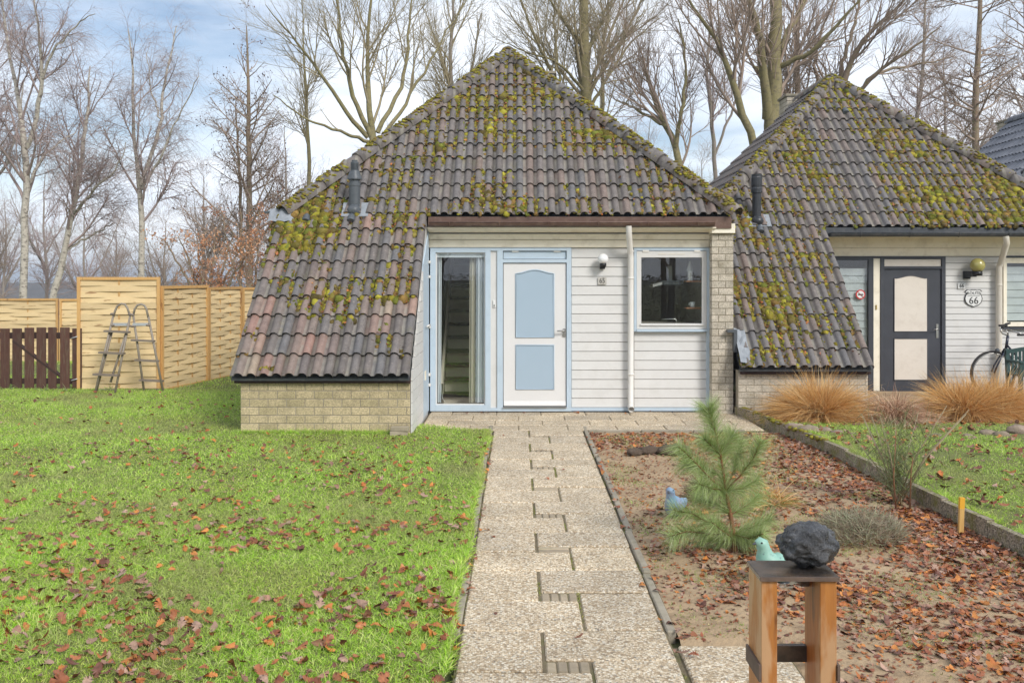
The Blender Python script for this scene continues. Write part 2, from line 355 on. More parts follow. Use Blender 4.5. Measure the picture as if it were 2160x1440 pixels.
def slab_mat():
    m, nt, nn, ll, b = newmat('slab_pebble'); p = pos(nt)
    v = node(nt, 'ShaderNodeTexVoronoi', Scale=95.0); ll.new(p, v.inputs['Vector'])
    sx = node(nt, 'ShaderNodeSeparateColor'); ll.new(v.outputs['Color'], sx.inputs[0])
    c = ramp(nt, sx.outputs[0], [(0.0, (0.27, 0.20, 0.125)), (0.25, (0.46, 0.35, 0.225)), (0.5, (0.61, 0.49, 0.335)), (0.75, (0.73, 0.63, 0.47)), (0.92, (0.84, 0.78, 0.65)), (1.0, (0.19, 0.165, 0.135))])
    c = mix(nt, ramp(nt, v.outputs['Distance'], [(0.5, 0), (0.85, 0.7)]), c, (0.24, 0.185, 0.115))
    c = mix(nt, 1.0, c, ramp(nt, noise(nt, 2.6, 5, p), [(0.3, 0.78), (0.7, 1.12)]), 'MULTIPLY')
    c = mix(nt, 1.0, c, ramp(nt, orand(nt), [(0, (0.88, 0.87, 0.86)), (1, (1.08, 1.05, 1.0))]), 'MULTIPLY')
    c = mix(nt, ramp(nt, noise(nt, 5, 5, p), [(0.58, 0), (0.8, 0.5)]), c, (0.24, 0.17, 0.09))
    ll.new(c, b.inputs['Base Color']); b.inputs['Roughness'].default_value = 0.75
    inv = node(nt, 'ShaderNodeMath', operation='SUBTRACT'); inv.inputs[0].default_value = 1.0; ll.new(v.outputs['Distance'], inv.inputs[1])
    bump(nt, b, inv.outputs[0], 0.6, 0.004); M['slab_pebble'] = m
    m, nt, nn, ll, b = newmat('kerb_pebble'); p = pos(nt)
    v = node(nt, 'ShaderNodeTexVoronoi', Scale=95.0); ll.new(p, v.inputs['Vector'])
    sx = node(nt, 'ShaderNodeSeparateColor'); ll.new(v.outputs['Color'], sx.inputs[0])
    c = ramp(nt, sx.outputs[0], [(0, (0.10, 0.085, 0.06)), (0.5, (0.26, 0.215, 0.15)), (1.0, (0.42, 0.36, 0.27))])
    c = mix(nt, ramp(nt, noise(nt, 7, 6, p, 0.7), [(0.48, 0), (0.62, 0.85)]), c, (0.17, 0.16, 0.03))
    ll.new(c, b.inputs['Base Color']); b.inputs['Roughness'].default_value = 0.9
    bump(nt, b, noise(nt, 60, 5, p), 0.7, 0.01); M['kerb_pebble'] = m
slab_mat()

def wood_mat(name, c1, c2, ck, sc, rnd=0.15, rough=0.65, weather=None):
    m, nt, nn, ll, b = newmat(name)
    g = nt.nodes.new('ShaderNodeTexCoord').outputs['Object']
    mpn = node(nt, 'ShaderNodeMapping'); mpn.inputs['Scale'].default_value = sc; ll.new(g, mpn.inputs[0])
    ra = node(nt, 'ShaderNodeVectorMath', operation='ADD'); ll.new(mpn.outputs[0], ra.inputs[0])
    rv = node(nt, 'ShaderNodeMath', operation='MULTIPLY'); rv.inputs[1].default_value = 57.0; ll.new(orand(nt), rv.inputs[0])
    ll.new(rv.outputs[0], ra.inputs[1])
    n1 = noise(nt, 5, 5, ra.outputs[0]); col = ramp(nt, n1, [(0.3, c1), (0.7, c2)])
    m2 = node(nt, 'ShaderNodeMapping'); m2.inputs['Scale'].default_value = tuple(1 + (s - 1) * 0.25 for s in sc); ll.new(g, m2.inputs[0])
    a2 = node(nt, 'ShaderNodeVectorMath', operation='ADD'); ll.new(m2.outputs[0], a2.inputs[0]); ll.new(rv.outputs[0], a2.inputs[1])
    col = mix(nt, ramp(nt, noise(nt, 4.0, 2, a2.outputs[0]), [(0.64, 0), (0.72, 0.8)]), col, ck)
    if weather:
        col = mix(nt, ramp(nt, noise(nt, weather[1], 4, a2.outputs[0]), [(0.47, 0), (0.56, 0.75)]), col, weather[0])
    col = mix(nt, 1.0, col, ramp(nt, orand(nt), [(0, 1 - rnd), (1, 1 + rnd)]), 'MULTIPLY')
    ll.new(col, b.inputs['Base Color']); b.inputs['Roughness'].default_value = rough
    bump(nt, b, n1, 0.3, 0.004); M[name] = m
wood_mat('fence_pine', (0.70, 0.53, 0.29), (0.62, 0.45, 0.225), (0.26, 0.125, 0.045), (1.2, 8, 14), 0.14)
wood_mat('fence_post', (0.60, 0.36, 0.13), (0.52, 0.29, 0.10), (0.24, 0.11, 0.04), (10, 10, 1), 0.1)
wood_mat('stained_wood', (0.46, 0.19, 0.045), (0.34, 0.125, 0.03), (0.11, 0.04, 0.012), (12, 12, 1), 0.1, 0.45, ((0.52, 0.33, 0.18), 2.6))

def bark(name, c1, c2, c3, sc=(1, 1, 0.35), t=(0.5, 0.66)):
    m, nt, nn, ll, b = newmat(name); p = pos(nt, sc)
    c = ramp(nt, noise(nt, 6, 5, p), [(0.3, c1), (0.7, c2)])
    c = mix(nt, ramp(nt, noise(nt, 9, 4, pos(nt, (1, 1, 1.6))), [(t[0], 0), (t[1], 0.8)]), c, c3)
    ll.new(c, b.inputs['Base Color']); b.inputs['Roughness'].default_value = 0.9
    bump(nt, b, noise(nt, 30, 4, p), 0.5, 0.02); M[name] = m
bark('bark_birch', (0.58, 0.53, 0.45), (0.42, 0.38, 0.31), (0.07, 0.055, 0.045), (1, 1, 2.5))
bark('bark_green', (0.205, 0.18, 0.075), (0.27, 0.225, 0.115), (0.13, 0.11, 0.07))
bark('bark_brown', (0.28, 0.21, 0.15), (0.21, 0.15, 0.105), (0.22, 0.20, 0.09))
bark('bark_grey', (0.32, 0.27, 0.23), (0.24, 0.20, 0.17), (0.20, 0.19, 0.11))
pmat('twig_purple', (0.32, 0.245, 0.225), (0.4, 0.315, 0.29), 1.5, 0.9, 0)
pmat('twig_olive', (0.29, 0.24, 0.14), (0.36, 0.3, 0.19), 1.5, 0.9, 0)
pmat('twig_brown', (0.31, 0.235, 0.18), (0.39, 0.3, 0.24), 1.5, 0.9, 0)
pmat('stem_brown', (0.26, 0.12, 0.05), (0.18, 0.09, 0.045), 20, 0.85, 0.3, 60)

def glass_mat(name, refl, tint):
    m, nt, nn, ll, b = newmat(name)
    nn.remove(b)
    tr = node(nt, 'ShaderNodeBsdfTransparent'); tr.inputs[0].default_value = (*tint, 1)
    gl = node(nt, 'ShaderNodeBsdfGlossy'); gl.inputs['Roughness'].default_value = 0.0; gl.inputs[0].default_value = (1, 1, 1, 1)
    lw = node(nt, 'ShaderNodeLayerWeight', Blend=0.5)
    pw = node(nt, 'ShaderNodeMath', operation='POWER'); pw.inputs[1].default_value = 5.0; ll.new(lw.outputs['Facing'], pw.inputs[0])
    ma = node(nt, 'ShaderNodeMath', operation='MULTIPLY_ADD'); ma.inputs[1].default_value = 0.9; ma.inputs[2].default_value = refl; ll.new(pw.outputs[0], ma.inputs[0])
    mx = node(nt, 'ShaderNodeMixShader'); ll.new(ma.outputs[0], mx.inputs[0]); ll.new(tr.outputs[0], mx.inputs[1]); ll.new(gl.outputs[0], mx.inputs[2])
    ll.new(mx.outputs[0], nn['Material Output'].inputs[0]); M[name] = m
glass_mat('pane_glass', 0.10, (0.86, 0.9, 0.88))

def sculpt(name, c1, c2, c3):
    m, nt, nn, ll, b = newmat(name); p = pos(nt)
    c = ramp(nt, noise(nt, 9, 5, p), [(0.3, c1), (0.6, c2)])
    c = mix(nt, ramp(nt, noise(nt, 40, 5, p, 0.7), [(0.6, 0), (0.7, 0.8)]), c, c3)
    ll.new(c, b.inputs['Base Color']); b.inputs['Roughness'].default_value = 0.45
    bump(nt, b, noise(nt, 50, 4, p), 0.25, 0.004); M[name] = m
sculpt('bird_glaze_green', (0.15, 0.36, 0.28), (0.27, 0.48, 0.39), (0.10, 0.13, 0.16))
sculpt('bird_glaze_blue', (0.14, 0.40, 0.52), (0.27, 0.30, 0.42), (0.13, 0.12, 0.2))
m, nt, nn, ll, b = newmat('lava_rock'); p = pos(nt)
ll.new(ramp(nt, noise(nt, 22, 6, p, 0.7), [(0.38, (0.009, 0.009, 0.010)), (0.62, (0.085, 0.087, 0.094))]), b.inputs['Base Color'])
b.inputs['Roughness'].default_value = 0.24; b.inputs['Specular IOR Level'].default_value = 0.8; bump(nt, b, noise(nt, 45, 6, p, 0.75), 0.9, 0.012); M['lava_rock'] = m
# ------------------------------------------------------------------ setting: ground, lawns, garden bed, path
def lawn_z(x, y):
    t = min(max((y - 8.5) / 2.4, 0), 1) * min(max((-x - 0.5) / 0.8, 0), 1)
    return 0.012 + 0.05 * t * t * (3 - 2 * t) + 0.018 * mnoise.noise(Vector((x * 0.6, y * 0.6, 3.1)))
def bed_z(x, y):
    e = min(max((x - 0.86) / 0.3, 0), 1) * min(max((11.3 - y) / 0.4, 0), 1) * min(max((3.3 - x) / 0.4, 0), 1)
    if x < 1.36 and y < 4.83: return -0.05
    return -0.012 + e * (0.035 * mnoise.noise(Vector((x * 1.1, y * 1.1, 8.0))) + 0.014 * mnoise.noise(Vector((x * 4, y * 4, 1.0))))
def rlawn_z(x, y): return 0.085 + 0.02 * mnoise.noise(Vector((x * 0.7, y * 0.7, 5.0)))
def sheet(name, xs, ys, zf, mat, inside=None):
    nx, ny = len(xs), len(ys)
    V = [(x, y, zf(x, y)) for y in ys for x in xs]
    Fc = []
    for j in range(ny - 1):
        for i in range(nx - 1):
            if inside and not inside((xs[i] + xs[i + 1]) / 2, (ys[j] + ys[j + 1]) / 2): continue
            a = j * nx + i; Fc.append((a, a + 1, a + nx + 1, a + nx))
    me = np_mesh(name, V, [Fc], M[mat], True)
    return tag(link(name, me), kind='structure')
def ground_z(x, y):
    s = min(max((y - 24) / 120.0, 0), 1); s = s * s * (3 - 2 * s)
    return -0.06 - 11.0 * s * (1.0 if y > 0 else 0)
gx = [-3000, -900, -300, -120, -60, -30, -15, 0, 15, 30, 60, 120, 300, 900, 3000]
gy = [-400, -60, -20, 0, 10, 20, 26, 32, 40, 50, 65, 80, 100, 125, 150, 300, 800, 2000, 4500]
sheet('ground', gx, gy, ground_z, 'field')
KERB = [(2.93, 12.75), (3.10, 11.6), (3.27, 10.2), (3.31, 8.8), (3.33, 7.4), (3.40, 6.1), (3.52, 4.9), (3.66, 3.6)]
def kerb_x(y):
    for (x0, y0), (x1, y1) in zip(KERB, KERB[1:]):
        if y1 <= y <= y0: return x0 + (x1 - x0) * (y0 - y) / (y0 - y1)
    return KERB[0][0] if y > KERB[0][1] else KERB[-1][0]
fr = lambda a, b, s: list(np.arange(a, b + s * 0.5, s))
lawn = sheet('lawn', fr(-13.1, -0.37, 0.19), fr(0.6, 15.2, 0.2), lawn_z, 'turf', lambda x, y: not (y > 11.45 and x > -1.35))
far_lawn = sheet('lawn', fr(-15.9, -3.1, 0.4), fr(15.2, 24.0, 0.4), lambda x, y: 0.0 + 0.05 * mnoise.noise(Vector((x * .4, y * .4, 2))), 'turf')
bed = sheet('garden_bed', fr(0.83, 3.75, 0.0706), fr(0.8, 11.36, 0.08), bed_z, 'soil', lambda x, y: x < kerb_x(y) + 0.05)
rlawn = sheet('lawn', fr(2.9, 9.9, 0.16), fr(3.2, 11.4, 0.16), rlawn_z, 'turf', lambda x, y: x > kerb_x(y) + 0.06)
rbed = sheet('flower_bed', fr(2.95, 9.6, 0.15), fr(11.4, 14.9, 0.15), lambda x, y: 0.05 + 0.02 * mnoise.noise(Vector((x * 2, y * 2, 5))), 'soil', lambda x, y: x > kerb_x(y) + 0.05)

path = MB(); path.box(-0.305, 0.775, 0.8, 11.45, -0.06, -0.010); path.box(-1.215, 3.0, 11.45, 12.98, -0.06, -0.011); path.box(0.78, 1.34, 3.2, 4.80, -0.06, -0.022)
path = tag(path.build('path', M['sand_joint']), kind='structure')
def slab(x0, x1, y0, y1, name='slab', mat='slab_pebble', z=0.0, g=0.004, th=0.045):
    m = MB(); cx, cy = (x0 + x1) / 2, (y0 + y1) / 2
    m.box(x0 + g - cx, x1 - g - cx, y0 + g - cy, y1 - g - cy, -th, 0, 0.007)
    return link(name, m.mesh(name, M[mat]), path, (cx, cy, z + R.uniform(-0.003, 0.004)), (R.uniform(-.006, .006), R.uniform(-.006, .006), R.uniform(-.006, .006)))
bs = [1.25, 2.18, 3.11, 4.04, 4.973, 6.002, 6.889, 7.80, 8.757, 9.637, 10.54, 11.44]
for b0, b1 in zip(bs, bs[1:]):
    k = (b1 - b0) / 0.93
    slab(-0.30, 0.345, b0, b0 + 0.41 * k); slab(-0.30, 0.118, b0 + 0.42 * k, b1, g=0.005)
    slab(0.352, 0.77, b0 + 0.02 * k, b0 + 0.545 * k, g=0.005); slab(0.128, 0.77, b0 + 0.555 * k, b1 + 0.01 * k)
    f0, f1 = b0 + 0.42 * k, b0 + 0.545 * k
    if R.random() < 0.55:
        for i in range(4): slab(0.13 + i * 0.053, 0.13 + i * 0.053 + 0.052, f0, f1, 'paving_brick', 'paver', -0.002, 0.0022)
    else:
        for i in range(2): slab(0.13, 0.345, f0 + (f1 - f0) * i / 2, f0 + (f1 - f0) * (i + 1) / 2, 'paving_brick', 'paver', -0.002, 0.0022)
y = 11.45
for j, d in enumerate((0.40, 0.40, 0.41, 0.30)):
    x = -1.2 + (0.0 if j % 2 else -0.0); wid = 0.6
    first = 0.6 if j % 2 == 0 else 0.3
    while x < 2.95:
        w = first if x < -1.15 else wid
        x1 = min(x + w, 2.97); slab(x, x1, y, y + d); x = x1
    y += d + 0.004
for x0, x1, y0, y1 in ((0.80, 1.33, 4.36, 4.79), (0.80, 1.33, 3.90, 4.35), (0.80, 1.33, 3.3, 3.89)):
    slab(x0, x1, y0, y1, z=-0.006)
for side, x0, x1 in (('l', -0.358, -0.31), ('r', 0.782, 0.832)):
    y = 4.95
    while y < 11.35:
        e = MB(); e.box(-0.024, 0.024, 0.003, 0.96, -0.1, 0.0, 0.006)
        link('edging_stone', e.mesh('edging_stone', M['concrete']), path, ((x0 + x1) / 2 + R.uniform(-.008, .008), y, 0.012 + R.uniform(-.01, .01)), (0, 0, R.uniform(-.008, .008))); y += 0.97
for i in range(3):
    e = MB(); e.box(0.003, 0.62, -0.025, 0.025, -0.1, 0, 0.006)
    link('edging_stone', e.mesh('edging_stone', M['concrete']), path, (0.84 + i * 0.63, 11.40, 0.012))
kerb = empty('garden_kerb', (KERB[0][0], KERB[0][1], 0))
tag(kerb, 'mossy pebble concrete kerb between the leafy bed and the neighbouring lawn', 'kerb')
for (x0, y0), (x1, y1) in zip(KERB, KERB[1:]):
    n = 2 if math.hypot(x1 - x0, y1 - y0) > 1.0 else 1
    for i in range(n):
        a = Vector((x0 + (x1 - x0) * i / n, y0 + (y1 - y0) * i / n, 0.012)); b = Vector((x0 + (x1 - x0) * (i + 1) / n, y0 + (y1 - y0) * (i + 1) / n, 0.03))
        d = (b - a).normalized() * 0.004; e = MB(); e.bar(a + d, b - d, 0.055, 0.19); e.build('edging_stone', M['kerb_pebble'], kerb)

# ------------------------------------------------------------------ the bungalows
TH = math.atan(0.972); CT, ST = math.cos(TH), math.sin(TH)
G = 0.312; TW = 0.29
def tile_profile(n=2):
    us = [0.0, 0.30, 0.385, 0.51, 0.65, 0.79, 0.915, 1.0]; hs = [0, 0, 0.62, 0.94, 1.0, 0.94, 0.62, 0.0]
    out = []
    for k in range(n):
        for u, h in list(zip(us, hs))[(0 if k == 0 else 1):]: out.append(((k + u) * TW / 2, h * 0.046))
    return out
def tile_bm(mat):
    pr = tile_profile(); L = G + 0.05; th = 0.016
    n = len(pr); V = []; Fq = []; sm = []
    V += [(x, 0, h + 0.034) for x, h in pr]                # lower lip top
    V += [(x, L, h) for x, h in pr]                          # upper end
    V += [(x, 0, h + 0.034) for x, h in pr]
    V += [(x, 0.024, h + 0.034 - 0.032) for x, h in pr]
    for i in range(n - 1):
        Fq.append((i, i + 1, n + i + 1, n + i)); sm.append(True)
        Fq.append((3 * n + i, 3 * n + i + 1, 2 * n + i + 1, 2 * n + i)); sm.append(False)
    V += [(0, 0, 0.0), (0, L, -0.016), (TW, 0, 0.0), (TW, L, -0.016)]
    Fq.append((0, n, 4 * n + 1, 4 * n)); sm.append(False)
    Fq.append((n - 1, 4 * n + 2, 4 * n + 3, 2 * n - 1)); sm.append(False)
    me = bpy.data.meshes.new('tile'); me.from_pydata(V, [], Fq); me.polygons.foreach_set('use_smooth', sm); me.update(); me.materials.append(M[mat]); return me
TILE = {k: tile_bm(k) for k in ('tile_old', 'tile_red', 'tile_new')}
def clip_mesh(me, planes):
    bm = bmesh.new(); bm.from_mesh(me)
    for co, no in planes:
        bmesh.ops.bisect_plane(bm, geom=list(bm.verts) + list(bm.edges) + list(bm.faces), plane_co=co, plane_no=no, clear_outer=True)
    out = None
    if len(bm.faces):
        out = bpy.data.meshes.new('tile'); bm.to_mesh(out); out.materials.append(me.materials[0])
    bm.free(); return out
class Face:
    """a roof face: o = point at u=0,v=0; rz = heading of u axis; tiles run up +v"""
    def __init__(s, o, rz):
        s.o = Vector(o); s.rot = Matrix.Rotation(rz, 4, 'Z') @ Matrix.Rotation(TH, 4, 'X'); s.e = s.rot.to_euler()
        s.U = s.rot @ Vector((1, 0, 0)); s.V = s.rot @ Vector((0, 1, 0)); s.N = s.rot @ Vector((0, 0, 1))
    def at(s, u, v, h=0): return s.o + s.U * u + s.V * v + s.N * h
def lay_tiles(face, parent, rows, u0, ulo, uhi, half, matf, name='tile'):
    """half(k): list of half-planes ((u,v),(nu,nv)) - keep where n.(p-c) <= 0"""
    n = 0
    for k in rows:
        for c in range(-30, 40):
            u = u0 + c * TW; v = k * G
            if u + TW < ulo or u > uhi: continue
            hp = half(k)
            corners = [(u, v), (u + TW, v), (u, v + G), (u + TW, v + G)]
            cut = []; skip = False
            for (cu, cv), (nu, nv) in hp:
                d = [(a - cu) * nu + (b - cv) * nv for a, b in corners]
                if min(d) > -0.02: skip = True; break
                if max(d) > 0.001: cut.append((Vector((cu - u, cv - v, 0)), Vector((nu, nv, 0))))
            if skip: continue
            me = TILE[matf(u, k)]
            if cut:
                me = clip_mesh(me, cut)
                if me is None: continue
            loc = face.at(u, v, R.uniform(-0.002, 0.003))
            e = face.e.copy(); e.x += R.uniform(-.012, .014); e.z += R.uniform(-.010, .010)
            link(name, me, parent, loc, e); n += 1
    return n
def hip_cap(a, b, parent, mat, n=None, r=0.115, name='ridge_tile'):
    a, b = Vector(a), Vector(b); L = (b - a).length; n = n or max(1, round(L / 0.36)); d = (b - a) / n
    for i in range(n):
        p0, p1 = a + d * i, a + d * (i + 1.12); t = d.normalized()
        side = t.cross(Vector((0, 0, 1))).normalized(); up = side.cross(t).normalized()
        m = MB(); K = 8; vs = []
        for p, rr, lift in ((p0, r * 1.10, 0.012), (p1, r * 0.94, 0.0)):
            for q in (rr, rr - 0.018):
                for j in range(K + 1):
                    an = math.pi * (-0.08 + 1.16 * j / K)
                    vs.append(p + side * math.cos(an) * q * 1.0 + up * (math.sin(an) * q * 0.95 + lift - 0.025))
        W = K + 1; fs = []
        for j in range(K): fs.append((j, 2 * W + j, 2 * W + j + 1, j + 1)); fs.append((W + j, j, j + 1, W + j + 1)); fs.append((2 * W + j, 3 * W + j, 3 * W + j + 1, 2 * W + j + 1))
        o0 = origin(parent); m.add([v + Vector((R.uniform(-.004, .004),) * 3) for v in vs], fs, True); m.build(name, M[mat], parent)

BRICK = None
def brick_mesh(mat, w, h=0.084, d=0.05):
    m = MB(); m.box(-w / 2, w / 2, -d, 0.0, -h / 2, h / 2, 0.003); return m.mesh('brick', M[mat])
# a rectangular field of bricks facing -Y (ay=0) or with heading rz about Z; origin lower left corner
def brick_field(parent, o, width, z0, z1, mat, rz=0.0, L=0.212, Hc=0.094, half_first=True, depth=0.012):
    o = Vector(o); rot = Matrix.Rotation(rz, 4, 'Z'); U = rot @ Vector((1, 0, 0)); N = rot @ Vector((0, -1, 0))
    cache = {}; n = max(1, round((z1 - z0) / Hc)); hc = (z1 - z0) / n
    for j in range(n):
        x = 0.0; first = L / 2 if (j % 2 == 0) == half_first else L
        while x < width - 0.02:
            w = first if x == 0 else L
            if x + w > width - 0.03: w = width - x
            key = round(w, 3)
            if key not in cache:
                cache[key] = [brick_mesh(mat, w - 0.010, hc - 0.010, 0.03) for _ in range(1)]
            me = cache[key][0]
            c = o + U * (x + w / 2) + Vector((0, 0, z0 + (j + 0.5) * hc)) + N * (0.0 + R.uniform(-0.0015, 0.0025))
            ob = link('brick', me, parent, c, (R.uniform(-.008, .008), R.uniform(-.006, .006), rz + math.pi + R.uniform(-.008, .008)))
            x += w
def text_mesh(body, size, mat, sx=1.0, depth=0.002):
    cu = bpy.data.curves.new('text', 'FONT'); cu.body = body; cu.size = size; cu.align_x = 'CENTER'; cu.align_y = 'CENTER'; cu.extrude = depth; cu.resolution_u = 3
    ob = bpy.data.objects.new('text_tmp', cu); COL.objects.link(ob)
    dg = bpy.context.evaluated_depsgraph_get(); dg.update()
    me = bpy.data.meshes.new_from_object(ob.evaluated_get(dg)); bpy.data.objects.remove(ob); bpy.data.curves.remove(cu)
    for v in me.vertices: v.co.x *= sx
    me.materials.clear(); me.materials.append(M[mat]); return me
def put_text(parent, body, size, mat, loc, sx=1.0, name='digit'):
    # one mesh per line of lettering, standing in the wall plane facing -Y
    return link(name, text_mesh(body, size, mat, sx), parent, loc, (math.pi / 2, 0, 0))

class House: pass
def build_house(ox, oy, oz, name, style):
    """shared shell; the model house has its front at Y=13 (see numbers read off the photograph)"""
    h = House(); root = empty(name, (ox, 13 + oy, oz)); h.root = root
    T = lambda x, y, z: Vector((x + ox, y + oy, z + oz)); h.T = T
    Y0, Z0 = 10.75, 0.706
    ft = Face(T(0, Y0, Z0), 0); h.face = ft
    AX, AY, AZ = -0.1725, 15.68, 5.498
    va = (AY - Y0) / CT
    EL, ER = -3.1, 2.875; ve = 9 * G                      # eave ends
    BY = 17.75                                              # back gable
    # roof deck just under the tiles
    d = -0.03; dk = MB(); q = lambda u, v: ft.at(u, v, d)
    slo, shi = style['skirt']; dlo = style.get('clip', slo)
    if style['front']:
        dk.add([q(dlo, 0.02), q(shi, 0.02), q(shi, ve), q(dlo, ve)], [(0, 1, 2, 3)])
        dk.add([q(dlo, 0.02) - Vector((0, 0, .03)), q(shi, 0.02) - Vector((0, 0, .03)), q(shi, 0.02), q(dlo, 0.02)], [(0, 1, 2, 3)])
    dk.add([q(EL, ve), q(ER, ve), q(AX, va)], [(0, 1, 2)])
    zc = T(0, 0, AZ).z - 0.04
    ridge_b = T(AX, BY, AZ - 0.04); apex = T(AX, AY, AZ - 0.04)
    for X in (EL, ER):
        e0 = T(X, 12.75, 2.62); e1 = T(X, BY, 2.62)
        dk.add([e0, e1, ridge_b, apex], [(0, 1, 2, 3)])
    h.roof = dk.build('roof', M[style['deck']], root)
    sl = AX - EL; sr = ER - AX; dv = va - ve
    left = ((EL, ve), (-dv, sl)); right = ((ER, ve), (dv, sr))
    h.left, h.right, h.ve, h.va = left, right, ve, va
    if style['front']:
        cl = style.get('clip')
        def half(k):
            r = []
            if k < 9: r += [((shi, 0), (1, 0)), ((slo, 0), (-1, 0))]
            else: r += [left, right]
            if k == 9: r = [right, ((slo, 0), (-1, 0)), ((EL - 0.10, ve), (-dv, sl))]
            if cl is not None: r.append(((cl, 0), (-1, 0)))
            return r
        lay_tiles(ft, h.roof, range(0, 23), -3.27, -4, 4, half, style['tilef'])
    # side faces
    lf = Face(T(EL, 0, 2.66), -math.pi / 2); h.lf = lf     # u axis points to -Y
    if style['left']:
        vtop = (AX - EL) / CT; lo, hi = style['left']      # here u = -(Y - oy), v runs up the slope
        lay_tiles(lf, h.roof, range(lo, hi), -BY, -40, 0, lambda k: [((-12.75, 0), (vtop, AY - 12.75)), ((-BY, 0), (-1, 0))], lambda u, k: style['side_tile'])
    # hip and ridge caps
    if style['front']:
        hip_cap(T(EL - 0.06, 12.72, 2.72), T(AX, AY, AZ + 0.045), h.roof, style['cap'])
        hip_cap(T(ER + 0.06, 12.70, 2.70), T(AX, AY, AZ + 0.045), h.roof, style['cap'])
    hip_cap(T(AX, AY - 0.03, AZ + 0.05), T(AX, BY, AZ + 0.05), h.roof, style['cap'])
    # body walls behind (party walls, back)
    w = MB()
    w.box(EL + 0.15 + ox, EL + 0.35 + ox, 12.95 + oy, BY - .1 + oy, -0.2, 2.55 + oz)
    w.box(2.62 + ox, 2.88 + ox, 13.1 + oy, BY - .1 + oy, -0.2, 2.55 + oz)
    w.box(EL + .15 + ox, 2.88 + ox, BY - .25 + oy, BY - .1 + oy, -0.2, 2.55 + oz)
    w.add([T(EL, BY - .12, 2.55), T(ER, BY - .12, 2.55), T(AX, BY - .12, AZ - .1)], [(0, 1, 2)])
    h.wall = w.build('wall', M['mortar'], root)
    return h
def tf65(u, k):
    if k < 9:
        t = (k + 0.5) / 9; p = 0.85 * (1 - t) ** 1.2 * (1.0 if u < -2.2 else 0.45)
        return 'tile_red' if R.random() < p else 'tile_old'
    return 'tile_old'
S65 = dict(skirt=(-3.27, -1.24), front=True, left=None, tilef=tf65, side_tile='tile_old', cap='tile_old', deck='gutter_dark')
S66 = dict(skirt=(-3.27, -1.24), front=True, left=(0, 13), tilef=lambda u, k: 'tile_old', side_tile='tile_old', cap='tile_old', deck='gutter_dark', clip=-3.0)
S67 = dict(skirt=(-3.27, -1.24), front=False, left=(2, 13), tilef=lambda u, k: 'tile_new', side_tile='tile_new', cap='tile_new', deck='gutter_dark')
h65 = build_house(0, 0, 0, 'bungalow', S65)
h66 = build_house(5.92, 1.75, -0.07, 'bungalow', S66)
h67 = build_house(12.05, 5.2, 0.05, 'bungalow', S67)
tag(h65.root, 'white boarded bungalow with pale blue and white front door and mossy brown tiled roof', 'house', 'bungalows in a row')
tag(h66.root, 'neighbouring bungalow with dark grey door and very mossy tiled roof', 'house', 'bungalows in a row')
tag(h67.root, 'house with clean blue-grey tiled roof at the far right edge', 'house', 'bungalows in a row')

# ---- the brick parts of 65
r65, w65 = h65.root, h65.wall
sw = MB(); sw.box(-3.19, -1.245, 10.885, 11.0, -0.15, 0.665); sw.box(-3.19, -3.09, 10.9, 13.2, -0.15, 0.6)
sw.add([(-3.185, 10.9, .6), (-3.185, 13.3, .6), (-3.185, 13.3, 2.95)], [(0, 1, 2)])
sw = sw.build('skirt_wall', M['mortar'], r65)
brick_field(sw, (-3.195, 10.88, 0), 1.955, -0.02, 0.638, 'brick_yellow', 0)
brick_field(sw, (-3.195, 12.9, 0), 2.0, -0.02, 0.45, 'brick_yellow', -math.pi / 2)
bt = MB(); bt.box(-3.25, -1.235, 10.83, 10.872, 0.635, 0.70); bt.build('eave_board', M['gate_back'], r65)  # board coloured near-black to stand in for the shadow line under the tiles
pr = MB(); pr.box(2.615, 2.895, 12.815, 13.3, -0.2, 2.44)
pr = pr.build('pier', M['mortar'], r65)
brick_field(pr, (2.605, 12.808, 0), 0.30, -0.05, 2.43, 'brick_grey', 0, L=0.19, Hc=0.0905)
brick_field(pr, (2.608, 13.0, 0), 0.19, -0.05, 2.43, 'brick_grey', -math.pi / 2, L=0.19, Hc=0.0905)
pc = MB(); pc.box(2.60, 2.915, 12.76, 12.99, 2.435, 2.565, 0.004); pc.build('pier_cap', M['cream_paint'], r65)

# ---- house 65 front: plane Y=13
FY = 13.0
x_ = lambda px: PX(px, FY); z_ = lambda py: PZ(py, FY)
def fbox(px0, px1, py0, py1, y0, y1, ch=0.0, Y=FY):
    m = MB(); m.box(PX(px0, Y), PX(px1, Y), y0, y1, PZ(py1, Y), PZ(py0, Y), ch); return m
backing = MB(); backing.box(x_(1205), x_(1336), 13.03, 13.10, 0.0, z_(523)); backing.box(x_(1336), x_(1492), 13.03, 13.10, 0.0, z_(699)); backing.box(x_(905), x_(1499), 13.03, 13.10, z_(523), 2.66)
siding = backing.build('siding', M['white_paint'], r65)
def boards(parent, x0, x1, zlo, zhi, pitch, yf, mat, tilt=0.008):
    n = round((zhi - zlo) / pitch); p = (zhi - zlo) / n
    for j in range(n):
        m = MB(); w = (x1 - x0) / 2; hh = p - 0.006
        a = [(-w, 0, 0.003), (w, 0, 0.003), (w, 0.022, 0.003), (-w, 0.022, 0.003), (-w, tilt, hh), (w, tilt, hh), (w, 0.022, hh + .004), (-w, 0.022, hh + .004)]
        m.add(a, [(0, 3, 2, 1), (4, 5, 6, 7), (0, 1, 5, 4), (1, 2, 6, 5), (2, 3, 7, 6), (3, 0, 4, 7)])
        link('board', m.mesh('board', M[mat]), parent, ((x0 + x1) / 2, yf, zlo + j * p))
boards(siding, x_(1206), x_(1336.5), z_(859), z_(523.5), 0.127, 13.005, 'white_paint')
boards(siding, x_(1338), x_(1491), z_(859), z_(700), 0.127, 13.005, 'white_paint')
